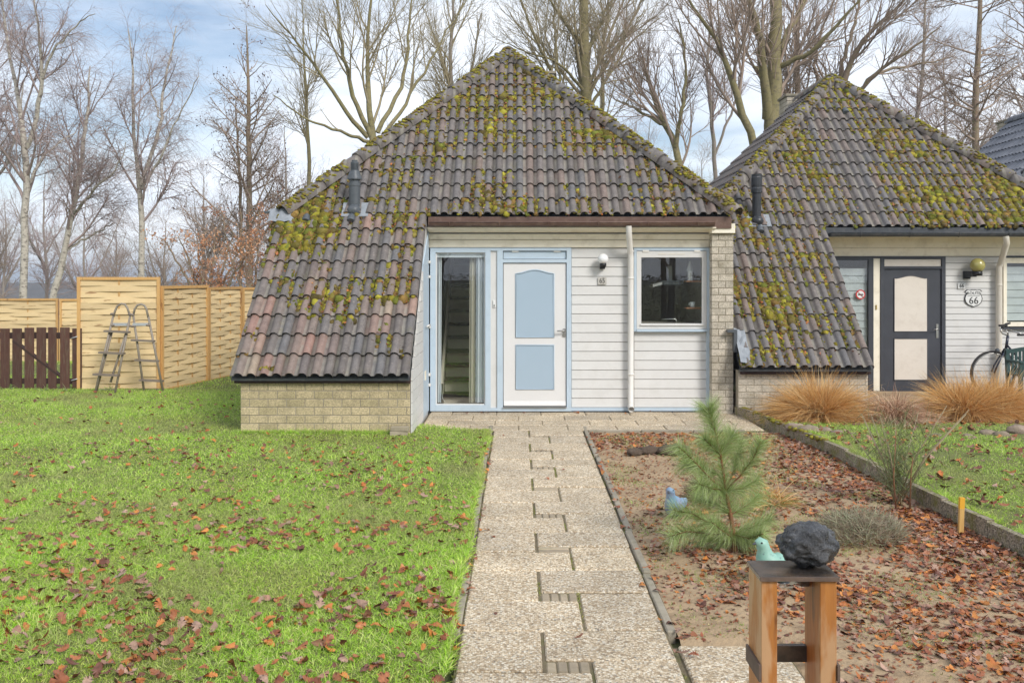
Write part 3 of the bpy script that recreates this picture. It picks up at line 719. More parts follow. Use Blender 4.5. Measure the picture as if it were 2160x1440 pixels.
cb = MB(); cb.box(x_(905), x_(1499.5), 12.985, 13.03, z_(521.5), z_(506)); cb.build('fascia_board', M['cream_paint'], r65)
cb = MB(); cb.box(x_(905), x_(1500), 12.955, 13.03, z_(505), z_(494)); cb.build('fascia_board', M['cream_paint'], r65)
cb = MB(); cb.add([(x_(905), 12.72, 2.50), (x_(1502), 12.72, 2.50), (x_(1502), 12.954, 2.452), (x_(905), 12.954, 2.452), (x_(905), 12.72, 2.515), (x_(1502), 12.72, 2.515), (x_(1502), 12.954, 2.467), (x_(905), 12.954, 2.467)],
    [(0, 3, 2, 1), (4, 5, 6, 7), (0, 1, 5, 4), (1, 2, 6, 5), (2, 3, 7, 6), (3, 0, 4, 7)]); cb.build('soffit', M['cream_paint'], r65)
fb = MB(); fb.box(x_(907), 2.86, 12.74, 12.77, 2.50, 2.655); fb.build('eave_board', M['gutter_brown'], r65)
# base strip + frames in blue
b_ = fbox(1205, 1498, 859.5, 866, 12.985, 13.03); b_.build('sill_strip', M['blue_paint'], r65)
pl = MB(); pl.box(x_(905), x_(1499), 12.995, 13.05, -0.1, z_(866) - 0.002); pl.build('plinth', M['gutter_dark'], r65)
# -- sidelight window
win = fbox(908, 919.5, 523, 866, 12.96, 13.04); win.box(x_(1024), x_(1035), 12.96, 13.04, z_(866), z_(523)); win.box(x_(919.5), x_(1024), 12.961, 13.04, z_(532.5), z_(523)); win.box(x_(919.5), x_(1024), 12.955, 13.04, z_(866), z_(853.5))
win = win.build('window', M['blue_paint'], r65)
gb = MB()
for a in ((919.5, 922, 532.5, 853.5), (1021.5, 1024, 532.5, 853.5), (922, 1021.5, 532.5, 535), (922, 1021.5, 851, 853.5)): gb.box(x_(a[0]), x_(a[1]), 12.985, 13.01, z_(a[3]), z_(a[2]))
gb.build('glazing_bead', M['white_paint'], win)
gp = MB(); gp.add([(x_(922), 13.0, z_(851)), (x_(1021.5), 13.0, z_(851)), (x_(1021.5), 13.0, z_(535)), (x_(922), 13.0, z_(535))], [(0, 1, 2, 3)]); gp.build('pane', M['pane_glass'], win)
sp = fbox(1035, 1049, 529, 859.5, 12.985, 13.03); sp.build('side_panel', M['white_paint'], r65)
bell = MB(); bell.box(x_(1040), x_(1045.5), 12.968, 12.985, z_(648), z_(633), 0.003); bl_ = bell.build('doorbell', M['sign_white'], r65)
bb = MB(); bb.box(x_(1041.5), x_(1044), 12.963, 12.968, z_(646), z_(642)); bb.build('button', M['steel'], bl_)
# -- door frame and door
df = fbox(1049, 1061, 523, 866, 12.96, 13.04); df.box(x_(1195), x_(1205), 12.96, 13.04, z_(866), z_(523)); df.box(x_(1035), x_(1049), 12.961, 13.04, z_(529), z_(523)); df.box(x_(1035), x_(1049), 12.961, 13.04, z_(866), z_(859.5))
df.box(x_(1061), x_(1195), 12.961, 13.04, z_(529), z_(523)); df.box(x_(1061), x_(1195), 12.961, 13.04, z_(554), z_(547)); df.box(x_(1061), x_(1195), 12.955, 13.04, z_(866), z_(857))
df = df.build('door_frame', M['blue_paint'], r65)
tp = fbox(1062, 1194, 530.5, 546, 12.99, 13.03); tp.build('transom_panel', M['blue_paint'], df)
for px in (1080, 1168):
    hm = MB(); hm.box(x_(px), x_(px + 14), 12.975, 12.99, z_(532), z_(528.5), 0.002); hm.build('hinge', M['pipe_white'], df)
th_ = fbox(1061, 1195, 857, 858.5, 12.93, 12.96); th_.build('threshold', M['steel'], df)
door = fbox(1062, 1194, 555, 855.5, 12.985, 13.03, 0.003).build('door', M['door_white'], r65)
wb = MB(); wb.add([(x_(1063), 12.985, z_(845)), (x_(1193), 12.985, z_(845)), (x_(1193), 12.962, z_(853)), (x_(1063), 12.962, z_(853)), (x_(1063), 12.962, z_(855)), (x_(1193), 12.962, z_(855))], [(0, 1, 2, 3), (3, 2, 5, 4)]); wb.build('weather_bar', M['door_white'], door)
def arch_panel(px0, px1, top, sh, bot, Y, conv, y0):
    pts = [(px0, bot), (px1, bot), (px1, sh)]; n = 14
    for i in range(1, n):
        t = i / n; pxx = px1 + (px0 - px1) * t; s = 0.5 - 0.5 * math.cos(2 * math.pi * t)
        pts.append((pxx, sh + (top - sh) * s))
    pts.append((px0, sh)); return [(PX(a, Y), PZ(b, Y)) for a, b in pts]
def door_panels(door, spec, Y, yf, matp, matm, mold=0.008):
    for pts in spec:
        m = MB(); m.prism(pts, yf - 0.004, yf + 0.004); p = m.build('door_panel', M[matp], door)
        t = MB(); t.tube([(x, yf - 0.004, z) for x, z in pts], mold, 6, False, True); t.build('moulding', M[matm], door)
rect = lambda a, b, c, d, Y: [(PX(a, Y), PZ(d, Y)), (PX(b, Y), PZ(d, Y)), (PX(b, Y), PZ(c, Y)), (PX(a, Y), PZ(c, Y))]
door_panels(door, [arch_panel(1088.5, 1168, 569.5, 577, 711, FY, None, 0), rect(1088.5, 1168, 727.5, 820, FY)], FY, 12.984, 'door_blue', 'door_blue', 0.011)
hd = MB(); hd.tube([(x_(1190), 12.985, z_(697)), (x_(1190), 12.93, z_(697)), (x_(1187), 12.925, z_(697)), (x_(1175), 12.925, z_(697.5))], 0.011, 8)
hd.lathe([(0.03, -0.004), (0.03, 0.004)], (0, 0, 0), 16)
vsn = 32
for i in range(len(hd.v) - vsn, len(hd.v)):
    v = hd.v[i]; hd.v[i] = (x_(1190) + v[0], 12.980 + v[2], z_(697) + v[1])
hd.build('handle', M['steel'], door)
lk = MB(); lk.lathe([(0.027, -0.006), (0.027, 0.006)], (0, 0, 0), 16); lk.v = [(x_(1190) + v[0], 12.979 + v[2], z_(706.5) + v[1]) for v in lk.v]; lk.build('lock', M['steel'], door)
# -- kitchen window
win = fbox(1337, 1342, 523, 699, 12.96, 13.04); win.box(x_(1490), x_(1498), 12.96, 13.04, z_(866), z_(523)); win.box(x_(1342), x_(1490), 12.961, 13.04, z_(529), z_(523)); win.box(x_(1342), x_(1490), 12.94, 13.04, z_(699), z_(694))
win = win.build('window', M['blue_paint'], r65)
ca = fbox(1342.5, 1352, 530, 693.5, 12.965, 13.02); ca.box(x_(1480), x_(1489.5), 12.965, 13.02, z_(693.5), z_(530)); ca.box(x_(1352), x_(1480), 12.966, 13.02, z_(543), z_(530)); ca.box(x_(1352), x_(1480), 12.966, 13.02, z_(693.5), z_(682))
ca.box(x_(1350), x_(1483), 12.945, 12.966, z_(686), z_(683)); ca.build('casement', M['white_paint'], win)
for px in (1388, 1408, 1427):
    v = MB(); v.box(x_(px), x_(px + 17), 12.961, 12.966, z_(537), z_(535)); v.build('vent_slot', M['pipe_cream'], win)
for px in (1355, 1463):
    v = MB(); v.box(x_(px), x_(px + 13), 12.955, 12.965, z_(532), z_(527.5), 0.002); v.build('hinge', M['pipe_white'], win)
gp = MB(); gp.add([(x_(1352), 13.0, z_(682)), (x_(1480), 13.0, z_(682)), (x_(1480), 13.0, z_(543)), (x_(1352), 13.0, z_(543))], [(0, 1, 2, 3)]); gp.build('pane', M['pane_glass'], win)
# -- gutter, brackets, downpipe
def gutter(root, x0, x1, yb, zt, r, mat, bx, bmat):
    m = MB(); K = 10; prof = [(math.cos(math.pi + math.pi * j / K) * r, math.sin(math.pi + math.pi * j / K) * r) for j in range(K + 1)]
    prof2 = [(a * 0.93, b * 0.93) for a, b in prof]
    ring = prof + prof2[::-1]; n = len(ring)
    vs = [(x, yb - r + a, zt + b) for x in (x0, x1) for a, b in ring]
    m.add(vs, [(i, (i + 1) % n, n + (i + 1) % n, n + i) for i in range(n)], True)
    for x in (x0, x1): m.add([(x, yb - r + a, zt + b) for a, b in prof], [tuple(range(K + 1))])
    m.tube([(x0, yb - 2 * r, zt), (x1, yb - 2 * r, zt)], 0.009, 6)
    g = m.build('gutter', M[mat], root)
    for x in bx:
        b = MB(); b.tube([(x, yb - r + a * 1.05, zt + c * 1.05) for a, c in prof], 0.008, 5); b.box(x - .014, x + .014, yb - 2 * r - .012, yb - 2 * r + .02, zt - .002, zt + .014); b.build('gutter_bracket', M[bmat], g)
    return g
gutter(r65, x_(911), x_(1497), 12.735, 2.575, 0.052, 'gutter_brown', [PX(p, 12.65) for p in (948, 1053, 1157, 1262, 1367, 1472)], 'gutter_brown')
dp = MB(); xd = PX(1330.5, 12.93)
dp.tube([(PX(1326.5, 12.68), 12.683, 2.53), (PX(1326.5, 12.7), 12.69, 2.42), (xd - .01, 12.90, 2.20), (xd, 12.925, 2.12), (xd, 12.925, 0.12), (xd, 12.90, 0.07), (xd, 12.85, 0.052)], 0.040, 14, False)
dp = dp.build('downpipe', M['pipe_white'], r65)
for z in (1.83, 0.52, 2.2):
    s = MB(); s.tube([(xd, 12.925, z - 0.012), (xd, 12.925, z + 0.012)], 0.044, 14); s.build('pipe_joint', M['pipe_white'], dp)
# -- return wall on the left of the recess (faces +X)
RX = -1.2285
rw = MB(); rw.add([(RX - .012, 10.89, -.05), (RX - .012, 13.0, -.05), (RX - .012, 13.0, 2.66), (RX - .012, 12.75, 2.60), (RX - .012, 10.89, 0.68)], [(0, 1, 2, 3, 4)])
rwall = rw.build('return_wall', M['white_paint'], r65)
z = 0.02
while z < 2.3:
    zt = min(z + 0.121, 2.5); ytop = max(10.9, 12.75 + (zt - 2.60) / 0.972 + 0.03)
    if ytop < 12.1:
        m = MB(); m.box(RX - .010, RX + .008, ytop, 12.15, z, zt); m.build('board', M['white_paint'], rwall)
    z += 0.127
m = MB(); yb = 12.17; m.add([(RX + .004, yb, 0.03), (RX + .004, 12.955, 0.03), (RX + .004, 12.955, 2.5), (RX + .004, yb, 2.0), (RX - .01, yb, .03), (RX - .01, 12.955, .03), (RX - .01, 12.955, 2.5), (RX - .01, yb, 2.0)], [(0, 1, 2, 3), (0, 3, 7, 4), (3, 2, 6, 7)])
pn = m.build('side_panel', M['blue_paint'], rwall)
for z in (2.05, 1.85, 1.17, 0.52, 0.38):
    m = MB(); m.box(RX + .004, RX + .03, 12.86, 12.95, z - .018, z + .018, .003); m.build('hinge', M['pipe_white'], rwall)
m = MB(); m.tube([(RX + .03, 12.45, 1.2), (RX + .03, 12.9, 1.2)], 0.012, 6); m.build('bolt', M['pipe_white'], rwall)
m = MB(); m.box(RX + .004, RX + .012, 12.35, 12.5, 0.5, 0.62); m.build('vent_grille', M['cream_paint'], rwall)
# -- rooms behind the glass: stair hall and kitchen
rm = MB()
def room(x0, x1, y0, y1, z0, z1):
    m = MB(); vs = [(x, y, z) for z in (z0, z1) for y in (y0, y1) for x in (x0, x1)]
    m.add(vs, [(0, 1, 3, 2), (4, 6, 7, 5), (2, 3, 7, 6), (0, 2, 6, 4), (1, 5, 7, 3)]); return m
room(-1.22, -0.30, 13.06, 15.6, 0.02, 2.55).build('hall', M['room'], r65)
hw = MB(); hw.box(-1.215, -0.30, 13.045, 13.06, 2.2, 2.55); hw.build('hall_lintel', M['room'], r65)
st = MB(); st.box(-0.59, -0.55, 13.3, 15.5, 0.02, 0.3)
st.add([(-1.10, 13.3, .02), (-1.10, 15.55, 2.1), (-1.10, 15.55, 2.4), (-1.10, 13.3, .35), (-1.065, 13.3, .02), (-1.065, 15.55, 2.1), (-1.065, 15.55, 2.4), (-1.065, 13.3, .35)], [(0, 1, 2, 3), (4, 7, 6, 5), (3, 2, 6, 7)])
st = st.build('staircase', M['stair_wood'], r65)
for i in range(11):
    m = MB(); y = 13.35 + i * 0.19; z = 0.16 + i * 0.19
    m.box(-1.06, -0.59, y, y + 0.25, z, z + 0.04); m.build('tread', M['stair_dark'], st)
    m = MB(); m.box(-1.06, -0.59, y + .06, y + 0.075, z - 0.145, z - 0.002); m.build('riser', M['stair_wood'], st)
room(1.55, 2.60, 13.12, 15.2, 0.6, 2.40).build('kitchen', M['room'], r65)
def corrugated(name, x0, x1, y, z0, z1, amp, n, mat):
    m = MB(); K = n * 6; vs = []
    for i in range(K + 1):
        t = i / K; xx = x0 + (x1 - x0) * t; yy = y + amp * math.sin(t * n * 2 * math.pi) + amp * 0.4 * math.sin(t * n * 4.3 + 1)
        vs += [(xx - 0.01, yy, z0), (xx, yy, z1)]
    m.add(vs, [(2 * i, 2 * i + 2, 2 * i + 3, 2 * i + 1) for i in range(K)], True); return m.build(name, M[mat])
tag(corrugated('curtain', x_(1004), x_(1024), 13.06, z_(850), z_(538), 0.02, 3, 'curtain_cloth'), 'white curtain drawn to the right inside the sidelight window', 'curtain')
tag(corrugated('curtain', x_(990), x_(1003), 13.10, z_(851), z_(538), 0.012, 2, 'curtain_beige'), 'narrow beige curtain beside the white one inside the sidelight window', 'curtain')
tag(corrugated('curtain', x_(921), x_(931), 13.07, z_(850), z_(535), 0.012, 2, 'curtain_cloth'), 'thin pale curtain at the left edge of the sidelight window', 'curtain')
bd = MB(); bd.box(x_(921), x_(1022), 13.015, 13.05, z_(543), z_(535)); bd = bd.build('blind_headrail', M['curtain_cloth'], win.parent)
cd = MB(); cd.tube([(x_(930), 13.02, z_(540)), (x_(929), 13.02, z_(800)), (x_(933), 13.02, z_(840)), (x_(941), 13.02, z_(850))], 0.003, 4); tag(cd.build('blind_cord', M['sign_white']), 'thin white blind cord hanging behind the sidelight glass', 'cord')
ho = MB(); ho.add([(x_(1385), 13.35, z_(600)), (x_(1407), 13.35, z_(594)), (x_(1407), 13.7, z_(594)), (x_(1385), 13.7, z_(600)), (x_(1385), 13.35, z_(606)), (x_(1407), 13.35, z_(600)), (x_(1407), 13.7, z_(600)), (x_(1385), 13.7, z_(606))], [(0, 1, 2, 3), (4, 7, 6, 5), (0, 4, 5, 1), (0, 3, 7, 4), (1, 5, 6, 2)])
hood = empty('cooker_hood', (1.9, 13.5, 1.7)); ho.build('visor', M['room_white'], hood)
m = MB(); m.box(x_(1405), x_(1450), 13.35, 13.7, z_(601), z_(592)); m.build('canopy', M['vent_grey'], hood)
m = MB(); m.box(x_(1421), x_(1430), 13.5, 13.6, z_(592), z_(560)); m.build('duct', M['room_white'], hood); tag(hood, 'white and grey cooker hood seen through the kitchen window', 'cooker hood')
for py, lb in ((592, 'upper'), (649, 'lower')):
    m = MB(); m.box(x_(1452), x_(1492), 13.15, 13.35, z_(py + 3), z_(py)); tag(m.build('shelf', M['shelf_wood']), lb + ' wooden shelf at the right inside the kitchen window', 'shelf')
mug = empty('mug', (x_(1467), 13.2, z_(649)))
m = MB(); m.lathe([(0.028, 0), (0.033, 0.01), (0.034, 0.075), (0.030, 0.075), (0.028, 0.012)], (x_(1467), 13.22, z_(649)), 14); m.build('cup', M['globe_white'], mug)
m = MB(); m.tube([(x_(1467) - .03, 13.2, z_(649) + .062), (x_(1467) - .055, 13.2, z_(649) + .05), (x_(1467) - .055, 13.2, z_(649) + .03), (x_(1467) - .03, 13.2, z_(649) + .018)], 0.005, 6); m.build('handle', M['globe_white'], mug)
tag(mug, 'white mug on the lower kitchen shelf behind glass', 'mug')
lan = empty('lantern', (x_(1461), 13.22, z_(592)))
m = MB(); m.box(x_(1457), x_(1466), 13.18, 13.26, z_(592), z_(571), .004); m.build('body', M['room_white'], lan)
m = MB(); m.lathe([(0.05, 0), (0.004, 0.14)], (x_(1461.5), 13.22, z_(571)), 4, False); m.build('roof', M['room_white'], lan); tag(lan, 'pointed white lantern on the upper kitchen shelf behind glass', 'lantern')
m = MB(); m.tube([(x_(1432), 13.2, z_(684)), (x_(1432), 13.2, z_(677)), (x_(1429), 13.2, z_(674)), (x_(1400), 13.2, z_(674.5))], 0.009, 8); tag(m.build('tap', M['steel']), 'steel kitchen tap just above the window sill', 'tap')
m = MB(); m.box(1.57, 2.58, 13.13, 13.75, 0.62, z_(683)); tag(m.build('worktop', M['room']), 'dark kitchen worktop behind the window sill', 'worktop')

# -- lamp and number of 65
def globe_lamp(name, c, r, mat, label, side=False):
    root = empty(name, c); c = Vector(c)
    m = MB(); m.sphere(c, r, 24, 16); m.build('globe', M[mat], root)
    m = MB()
    m.tube([c + Vector((0, 0, -r * .8)), c + Vector((0, 0, -r * 1.45))], r * 0.62, 16)
    bs_ = m.build('socket', M['black_plastic'], root)
    m = MB(); yw = 12.99 if not side else 14.94
    m.bar(c + Vector((0 if not side else -r * .5, 0, -r * 1.2)), Vector((c.x - (0 if not side else r * .9), yw, c.z - r * 1.25)), r * .9, r * .8); m.box(c.x - (r * 1.4 if side else r * .5), c.x + (-r * .4 if side else r * .5), yw - .03, yw, c.z - r * 1.9, c.z - r * .8, .004)
    m.build('bracket', M['black_plastic'], root)
    return tag(root, label, 'lamp')
globe_lamp('wall_lamp', (PX(1272, 12.88), 12.88, PZ(546, 12.88)), 0.072, 'globe_white', 'round white globe lamp on black base above the house number 65')
np_ = empty('house_number', (x_(1270), 12.99, z_(592)))
m = MB(); m.box(x_(1261), x_(1279), 12.987, 12.998, z_(600), z_(584.5), .002); m.build('plate', M['plate_speckle'], np_)
put_text(np_, '65', 0.098, 'sign_black', (x_(1270), 12.9855, z_(592.3)), 0.82); tag(np_, 'small speckled house number plate reading 65 on white boards', 'house number')
for i, (dx, dz, rz) in enumerate(((0, 0.0, .08), (0.015, .05, -.05))):
    m = MB(); m.box(-.10, .10, -.05, .05, 0, .048, .004)
    o = link('loose_brick', m.mesh('loose_brick', M['loose_brick'])); o.location = (-1.36 + dx, 10.76, 0.055 + dz); o.rotation_euler = (0, 0, rz)
    tag(o, ('lower' if i == 0 else 'upper') + ' of two loose bricks stacked at the foot of the brick wall', 'brick', 'loose bricks by the wall')

# ---- vents on the roofs
def roof_vent(h, px, py_base, py_top, kind, mat):
    ft = h.face
    # intersect the pixel ray with the roof plane
    d = Vector(((px - XV) / F, 1, -(py_base - YH) / F)); c = Vector((0, 0, H)); t = (ft.o - c).dot(ft.N) / d.dot(ft.N); p = c + d * t
    zt = PZ(py_top, p.y); L = zt - p.z
    m = MB()
    if kind == 0:
        m.lathe([(.075, -.12), (.075, L * .50), (.082, L * .50), (.082, L * .57), (.070, L * .57), (.070, L * .63), (.100, L * .63), (.097, L * .66), (.062, L * .80), (.048, L * .80), (.048, L * .93), (.055, L * .93), (.055, L * .96), (.040, L * .97), (.040, L)], p, 18, False)
    else:
        m.lathe([(.068, -.12), (.068, L * .62), (.085, L * .62), (.085, L * .70), (.078, L * .72), (.078, L * .76), (.085, L * .77), (.085, L * .93), (.080, L * .95), (.080, L)], p, 18, False)
    vp = m.build('vent_pipe', M[mat], h.root)
    if kind == 0:
        for i in range(6):
            s = MB(); zz_ = L * (.805 + .022 * i); s.tube([p + Vector((0, 0, zz_)), p + Vector((0, 0, zz_ + .008))], .054, 18); s.build('louvre', M[mat], vp)
    u = (p - ft.o).dot(ft.U); v = (p - ft.o).dot(ft.V)
    s = MB(); q = [(u - .16, v - .14), (u + .2, v - .14), (u + .2, v + .14), (u - .16, v + .14)]
    s.add([ft.at(a, b, .055) for a, b in q] + [ft.at(a, b, .0) for a, b in q], [(0, 1, 2, 3), (0, 4, 5, 1), (1, 5, 6, 2), (3, 7, 4, 0)]); s.build('flashing', M['lead'], vp)
    s = MB(); s.sphere(ft.at(u, v - .02, .05), .095, 16, 10, (1, 1, .9)); s.build('collar', M[mat], vp)
def cap_vent(h, px, py, mat='vent_grey'):
    ft = h.face; d = Vector(((px - XV) / F, 1, -(py - YH) / F)); c = Vector((0, 0, H)); t = (ft.o - c).dot(ft.N) / d.dot(ft.N); p = c + d * t + ft.N * .05
    m = MB(); m.tube([p - ft.V * .05, p - ft.V * .03, p + ft.V * .05, p + ft.V * .1], [.052, .056, .05, .02], 10); m.build('tile_vent', M[mat], h.root)
roof_vent(h65, 748, 448, 338, 0, 'vent_grey'); roof_vent(h66, 1596, 470, 368, 1, 'vent_black')
cap_vent(h65, 647, 468); cap_vent(h65, 742, 468); cap_vent(h66, 1602, 490); cap_vent(h66, 1782, 240)
def mushroom(p, h):
    m = MB(); m.lathe([(.05, -.25), (.05, .0), (.11, .0), (.115, .02), (.09, .06), (.03, .085)], p, 16); m.build('mushroom_vent', M['vent_grey'], h.root)
mushroom(P(1447, 379, 15.5), h65); mushroom(P(1490, 411, 15.9), h66)
# lead and broken edge on the left end of the 65 roof
m = MB(); gg = []
for j in range(4):
    for i in range(7):
        u = -3.34 + i * 0.058; v = 2.62 + j * 0.085
        gg.append(h65.face.at(u, v, .065 + .03 * abs(math.sin(i * 1.57)) + R.uniform(-.01, .01)))
m.add(gg, [(j * 7 + i, j * 7 + i + 1, j * 7 + i + 8, j * 7 + i + 7) for j in range(3) for i in range(6)], True)
m.build('lead_flashing', M['lead'], r65)
m = MB(); m.box(-3.42, -3.12, 12.74, 12.80, 2.70, 2.735, .006); m.build('gutter_end', M['vent_grey'], r65)
m = MB(); gg = []
for j in range(7):
    for i in range(4):
        u = -3.0 + i * 0.05 + (R.uniform(-.02, .02) if i == 3 else 0); v = 0.04 + j * 0.10
        gg.append(h66.face.at(u, v, .07 + (.035 if i == 0 else 0) + R.uniform(-.012, .014)))
m.add(gg, [(j * 4 + i, j * 4 + i + 1, j * 4 + i + 5, j * 4 + i + 4) for j in range(6) for i in range(3)], False)
m.build('lead_flashing', M['lead'], h66.root)
m = MB(); m.box(2.80, 2.93, 12.70, 12.80, 1.10, 1.14, .003); m.box(2.885, 2.93, 12.70, 12.80, 0.84, 1.10, .003); m.build('gutter_end', M['vent_grey'], h66.root)
# chimneys
def chimney(h, x, y, w, d, z0, z1):
    m = MB(); m.box(x - w / 2 + .012, x + w / 2 - .012, y - d / 2 + .012, y + d / 2, z0, z1 - .02); c = m.build('chimney', M['mortar'], h.root)
    brick_field(c, (x - w / 2, y - d / 2, 0), w, z1 - 0.66, z1, 'brick_grey', 0)
    brick_field(c, (x - w / 2 + .003, y + d / 2, 0), d, z1 - 0.66, z1, 'brick_grey', -math.pi / 2)
    k = MB(); k.box(x - w / 2 - .03, x + w / 2 + .03, y - d / 2 - .03, y + d / 2 + .03, z1, z1 + .05, .005); k.build('chimney_cap', M['concrete'], c)
chimney(h65, 0.50, 17.9, 0.34, 0.5, 4.2, 5.62); chimney(h66, 6.02, 19.95, 0.92, 0.6, 4.2, 5.58); chimney(h67, 12.25, 23.15, 0.9, 0.5, 4.2, 5.60)

# ---- house 66 front
r66 = h66.root; GY = 14.95
fg = lambda *a, **k: fbox(*a, **k, Y=GY)
x6 = lambda px: PX(px, GY); z6 = lambda py: PZ(py, GY)
sw6 = MB(); sw6.box(2.93, 4.665, 12.665, 12.8, -0.15, 0.60); sw6.box(4.57, 4.665, 12.80, 14.9, -.15, .6)
sw6.add([(4.66, 12.7, .6), (4.66, 14.9, .6), (4.66, 14.9, 2.62)], [(0, 1, 2)]); sw6 = sw6.build('skirt_wall', M['mortar'], r66)
brick_field(sw6, (2.93, 12.66, 0), 1.74, -0.04, 0.575, 'brick_grey', 0)
m = MB(); m.box(2.95, 4.68, 12.59, 12.65, .555, .615); m.build('eave_board', M['gate_back'], r66)  # near-black colour paints in the shade below the lowest tile row
bk = MB(); bk.box(x6(1993), x6(2114), 14.98, 15.05, -0.05, z6(523)); bk.box(x6(2114), 8.8, 14.98, 15.05, -0.05, z6(694)); bk.box(4.66, 8.8, 14.98, 15.05, z6(541), 2.62)
sd6 = bk.build('siding', M['white_paint'], r66)
boards(sd6, x6(1994), x6(2113), z6(836), z6(541), 0.1025, 14.955, 'white_paint'); boards(sd6, x6(2114), 8.75, z6(836), z6(698), 0.1025, 14.955, 'white_paint')
m = MB(); m.box(4.67, 8.75, 14.935, 14.978, z6(540), z6(523)); m.build('fascia_board', M['cream_paint'], r66)
m = MB(); m.box(4.67, 8.75, 14.915, 14.978, z6(522.5), 2.455); m.build('fascia_board', M['cream_paint'], r66)
m = MB(); m.box(4.70, 8.80, 14.50, 14.53, 2.46, 2.60); m.build('eave_board', M['gutter_dark'], r66)
m = MB(); m.box(4.70, 8.8, 14.53, 14.93, 2.455, 2.475); m.build('soffit', M['cream_paint'], r66)
gutter(r66, 4.74, 8.75, 14.495, 2.515, 0.055, 'gutter_dark', [5.2, 5.95, 6.7, 7.45, 8.2], 'gutter_dark')
# left window with grey blind
win = fg(1740, 1746, 541, 826, 14.92, 14.99); win.box(x6(1831), x6(1841), 14.92, 14.99, z6(826), z6(541)); win.box(x6(1746), x6(1831), 14.921, 14.99, z6(549), z6(541)); win.box(x6(1746), x6(1831), 14.921, 14.99, z6(826), z6(818))
win = win.build('window', M['door_dark'], r66)
m = MB(); m.add([(x6(1746), 14.95, z6(818)), (x6(1831), 14.95, z6(818)), (x6(1831), 14.95, z6(549)), (x6(1746), 14.95, z6(549))], [(0, 1, 2, 3)]); m.build('pane', M['pane_glass'], win)
def blind(parent, x0, x1, z0, z1, y, pitch):
    n = int((z1 - z0) / pitch)
    for i in range(n):
        m = MB(); z = z0 + i * pitch; m.add([(x0, y - .006, z), (x1, y - .006, z), (x1, y + .006, z + pitch - .004), (x0, y + .006, z + pitch - .004)], [(0, 1, 2, 3)]); m.build('blind_slat', M['blind_grey'], parent)
blind(win, x6(1747), x6(1830), z6(818), z6(551), 14.99, 0.118)
m = fg(1842, 1855.5, 545, 824, 14.935, 14.985); m.build('side_panel', M['cream_paint'], r66)
m = MB(); m.box(x6(1845.5), x6(1849), 14.925, 14.935, z6(653), z6(643), .002); m.build('doorbell', M['brass'], r66)
df = fg(1856, 1864, 541, 826, 14.92, 14.99); df.box(x6(1985), x6(1993), 14.92, 14.99, z6(826), z6(541)); df.box(x6(1864), x6(1985), 14.921, 14.99, z6(546), z6(541)); df.box(x6(1864), x6(1985), 14.921, 14.99, z6(567), z6(562)); df.box(x6(1841), x6(1856), 14.921, 14.99, z6(545), z6(541))
df = df.build('door_frame', M['door_dark'], r66)
m = fg(1865, 1984, 547, 561.5, 14.94, 14.985); m.build('transom_panel', M['door_cream'], df)
m = fg(1850, 1995, 826, 832, 14.80, 15.0); m.build('threshold', M['concrete'], df)
door = fg(1865, 1984, 568, 826, 14.945, 14.985, 0.003).build('door', M['door_dark'], r66)
door_panels(door, [arch_panel(1885.5, 1956, 581, 587, 699, GY, None, 0), rect(1885.5, 1956, 714, 801, GY)], GY, 14.944, 'door_cream', 'door_dark', 0.009)
m = MB(); m.box(x6(1974), x6(1979), 14.935, 14.945, z6(713), z6(683), .002); m.tube([(x6(1976), 14.94, z6(694)), (x6(1976), 14.89, z6(694)), (x6(1966), 14.885, z6(694.5))], 0.009, 8); m.build('handle', M['steel'], door)
win = fg(2115, 2122, 544, 688, 14.92, 14.99); win.box(x6(2122), 8.7, 14.921, 14.99, z6(555), z6(544)); win.box(x6(2122), 8.7, 14.921, 14.99, z6(688), z6(679)); win.box(8.6, 8.7, 14.92, 14.99, z6(688), z6(544))
win = win.build('window', M['cream_paint'], r66)
m = fg(2114, 2250, 539.5, 543.5, 14.915, 14.99); m.build('head_trim', M['door_dark'], win); m = fg(2114, 2250, 690, 694, 14.90, 14.99); m.build('sill', M['door_dark'], win)
m = MB(); m.add([(x6(2122), 14.96, z6(679)), (8.6, 14.96, z6(679)), (8.6, 14.96, z6(555)), (x6(2122), 14.96, z6(555))], [(0, 1, 2, 3)]); m.build('pane', M['pane_glass'], win)
blind(win, x6(2123), 8.6, z6(676), z6(555), 15.0, 0.122)
room(4.7, 8.75, 15.1, 17.0, 0.0, 2.5).build('interior', M['room'], r66)
dp = MB(); xd = PX(2107.5, 14.88); dp.tube([(PX(2121, 14.45), 14.44, 2.47), (PX(2120, 14.5), 14.45, 2.36), (xd + .01, 14.84, 2.08), (xd, 14.88, 2.0), (xd, 14.88, 0.0)], 0.046, 14, False); dp = dp.build('downpipe', M['pipe_cream'], r66)
for z in (1.72,):
    s = MB(); s.tube([(xd, 14.88, z - 0.012), (xd, 14.88, z + 0.012)], 0.05, 14); s.build('pipe_joint', M['pipe_cream'], dp)
globe_lamp('wall_lamp', (PX(2062, 14.78), 14.78, PZ(559.5, 14.78)), 0.112, 'globe_yellow', 'large yellowed globe lamp on black bracket beside the dark grey door', True)
np_ = empty('house_number', (x6(2028), 14.94, z6(602.5)))
m = MB(); m.box(x6(2020), x6(2036), 14.94, 14.952, z6(609), z6(596.5), .002); m.build('plate', M['sign_white'], np_)
put_text(np_, '66', 0.094, 'sign_black', (x6(2028), 14.9385, z6(602.8)), 0.78); tag(np_, 'small white house number plate reading 66 above a shield sign', 'house number')
sg = empty('shield_sign', (x6(2053), 14.94, z6(629)))
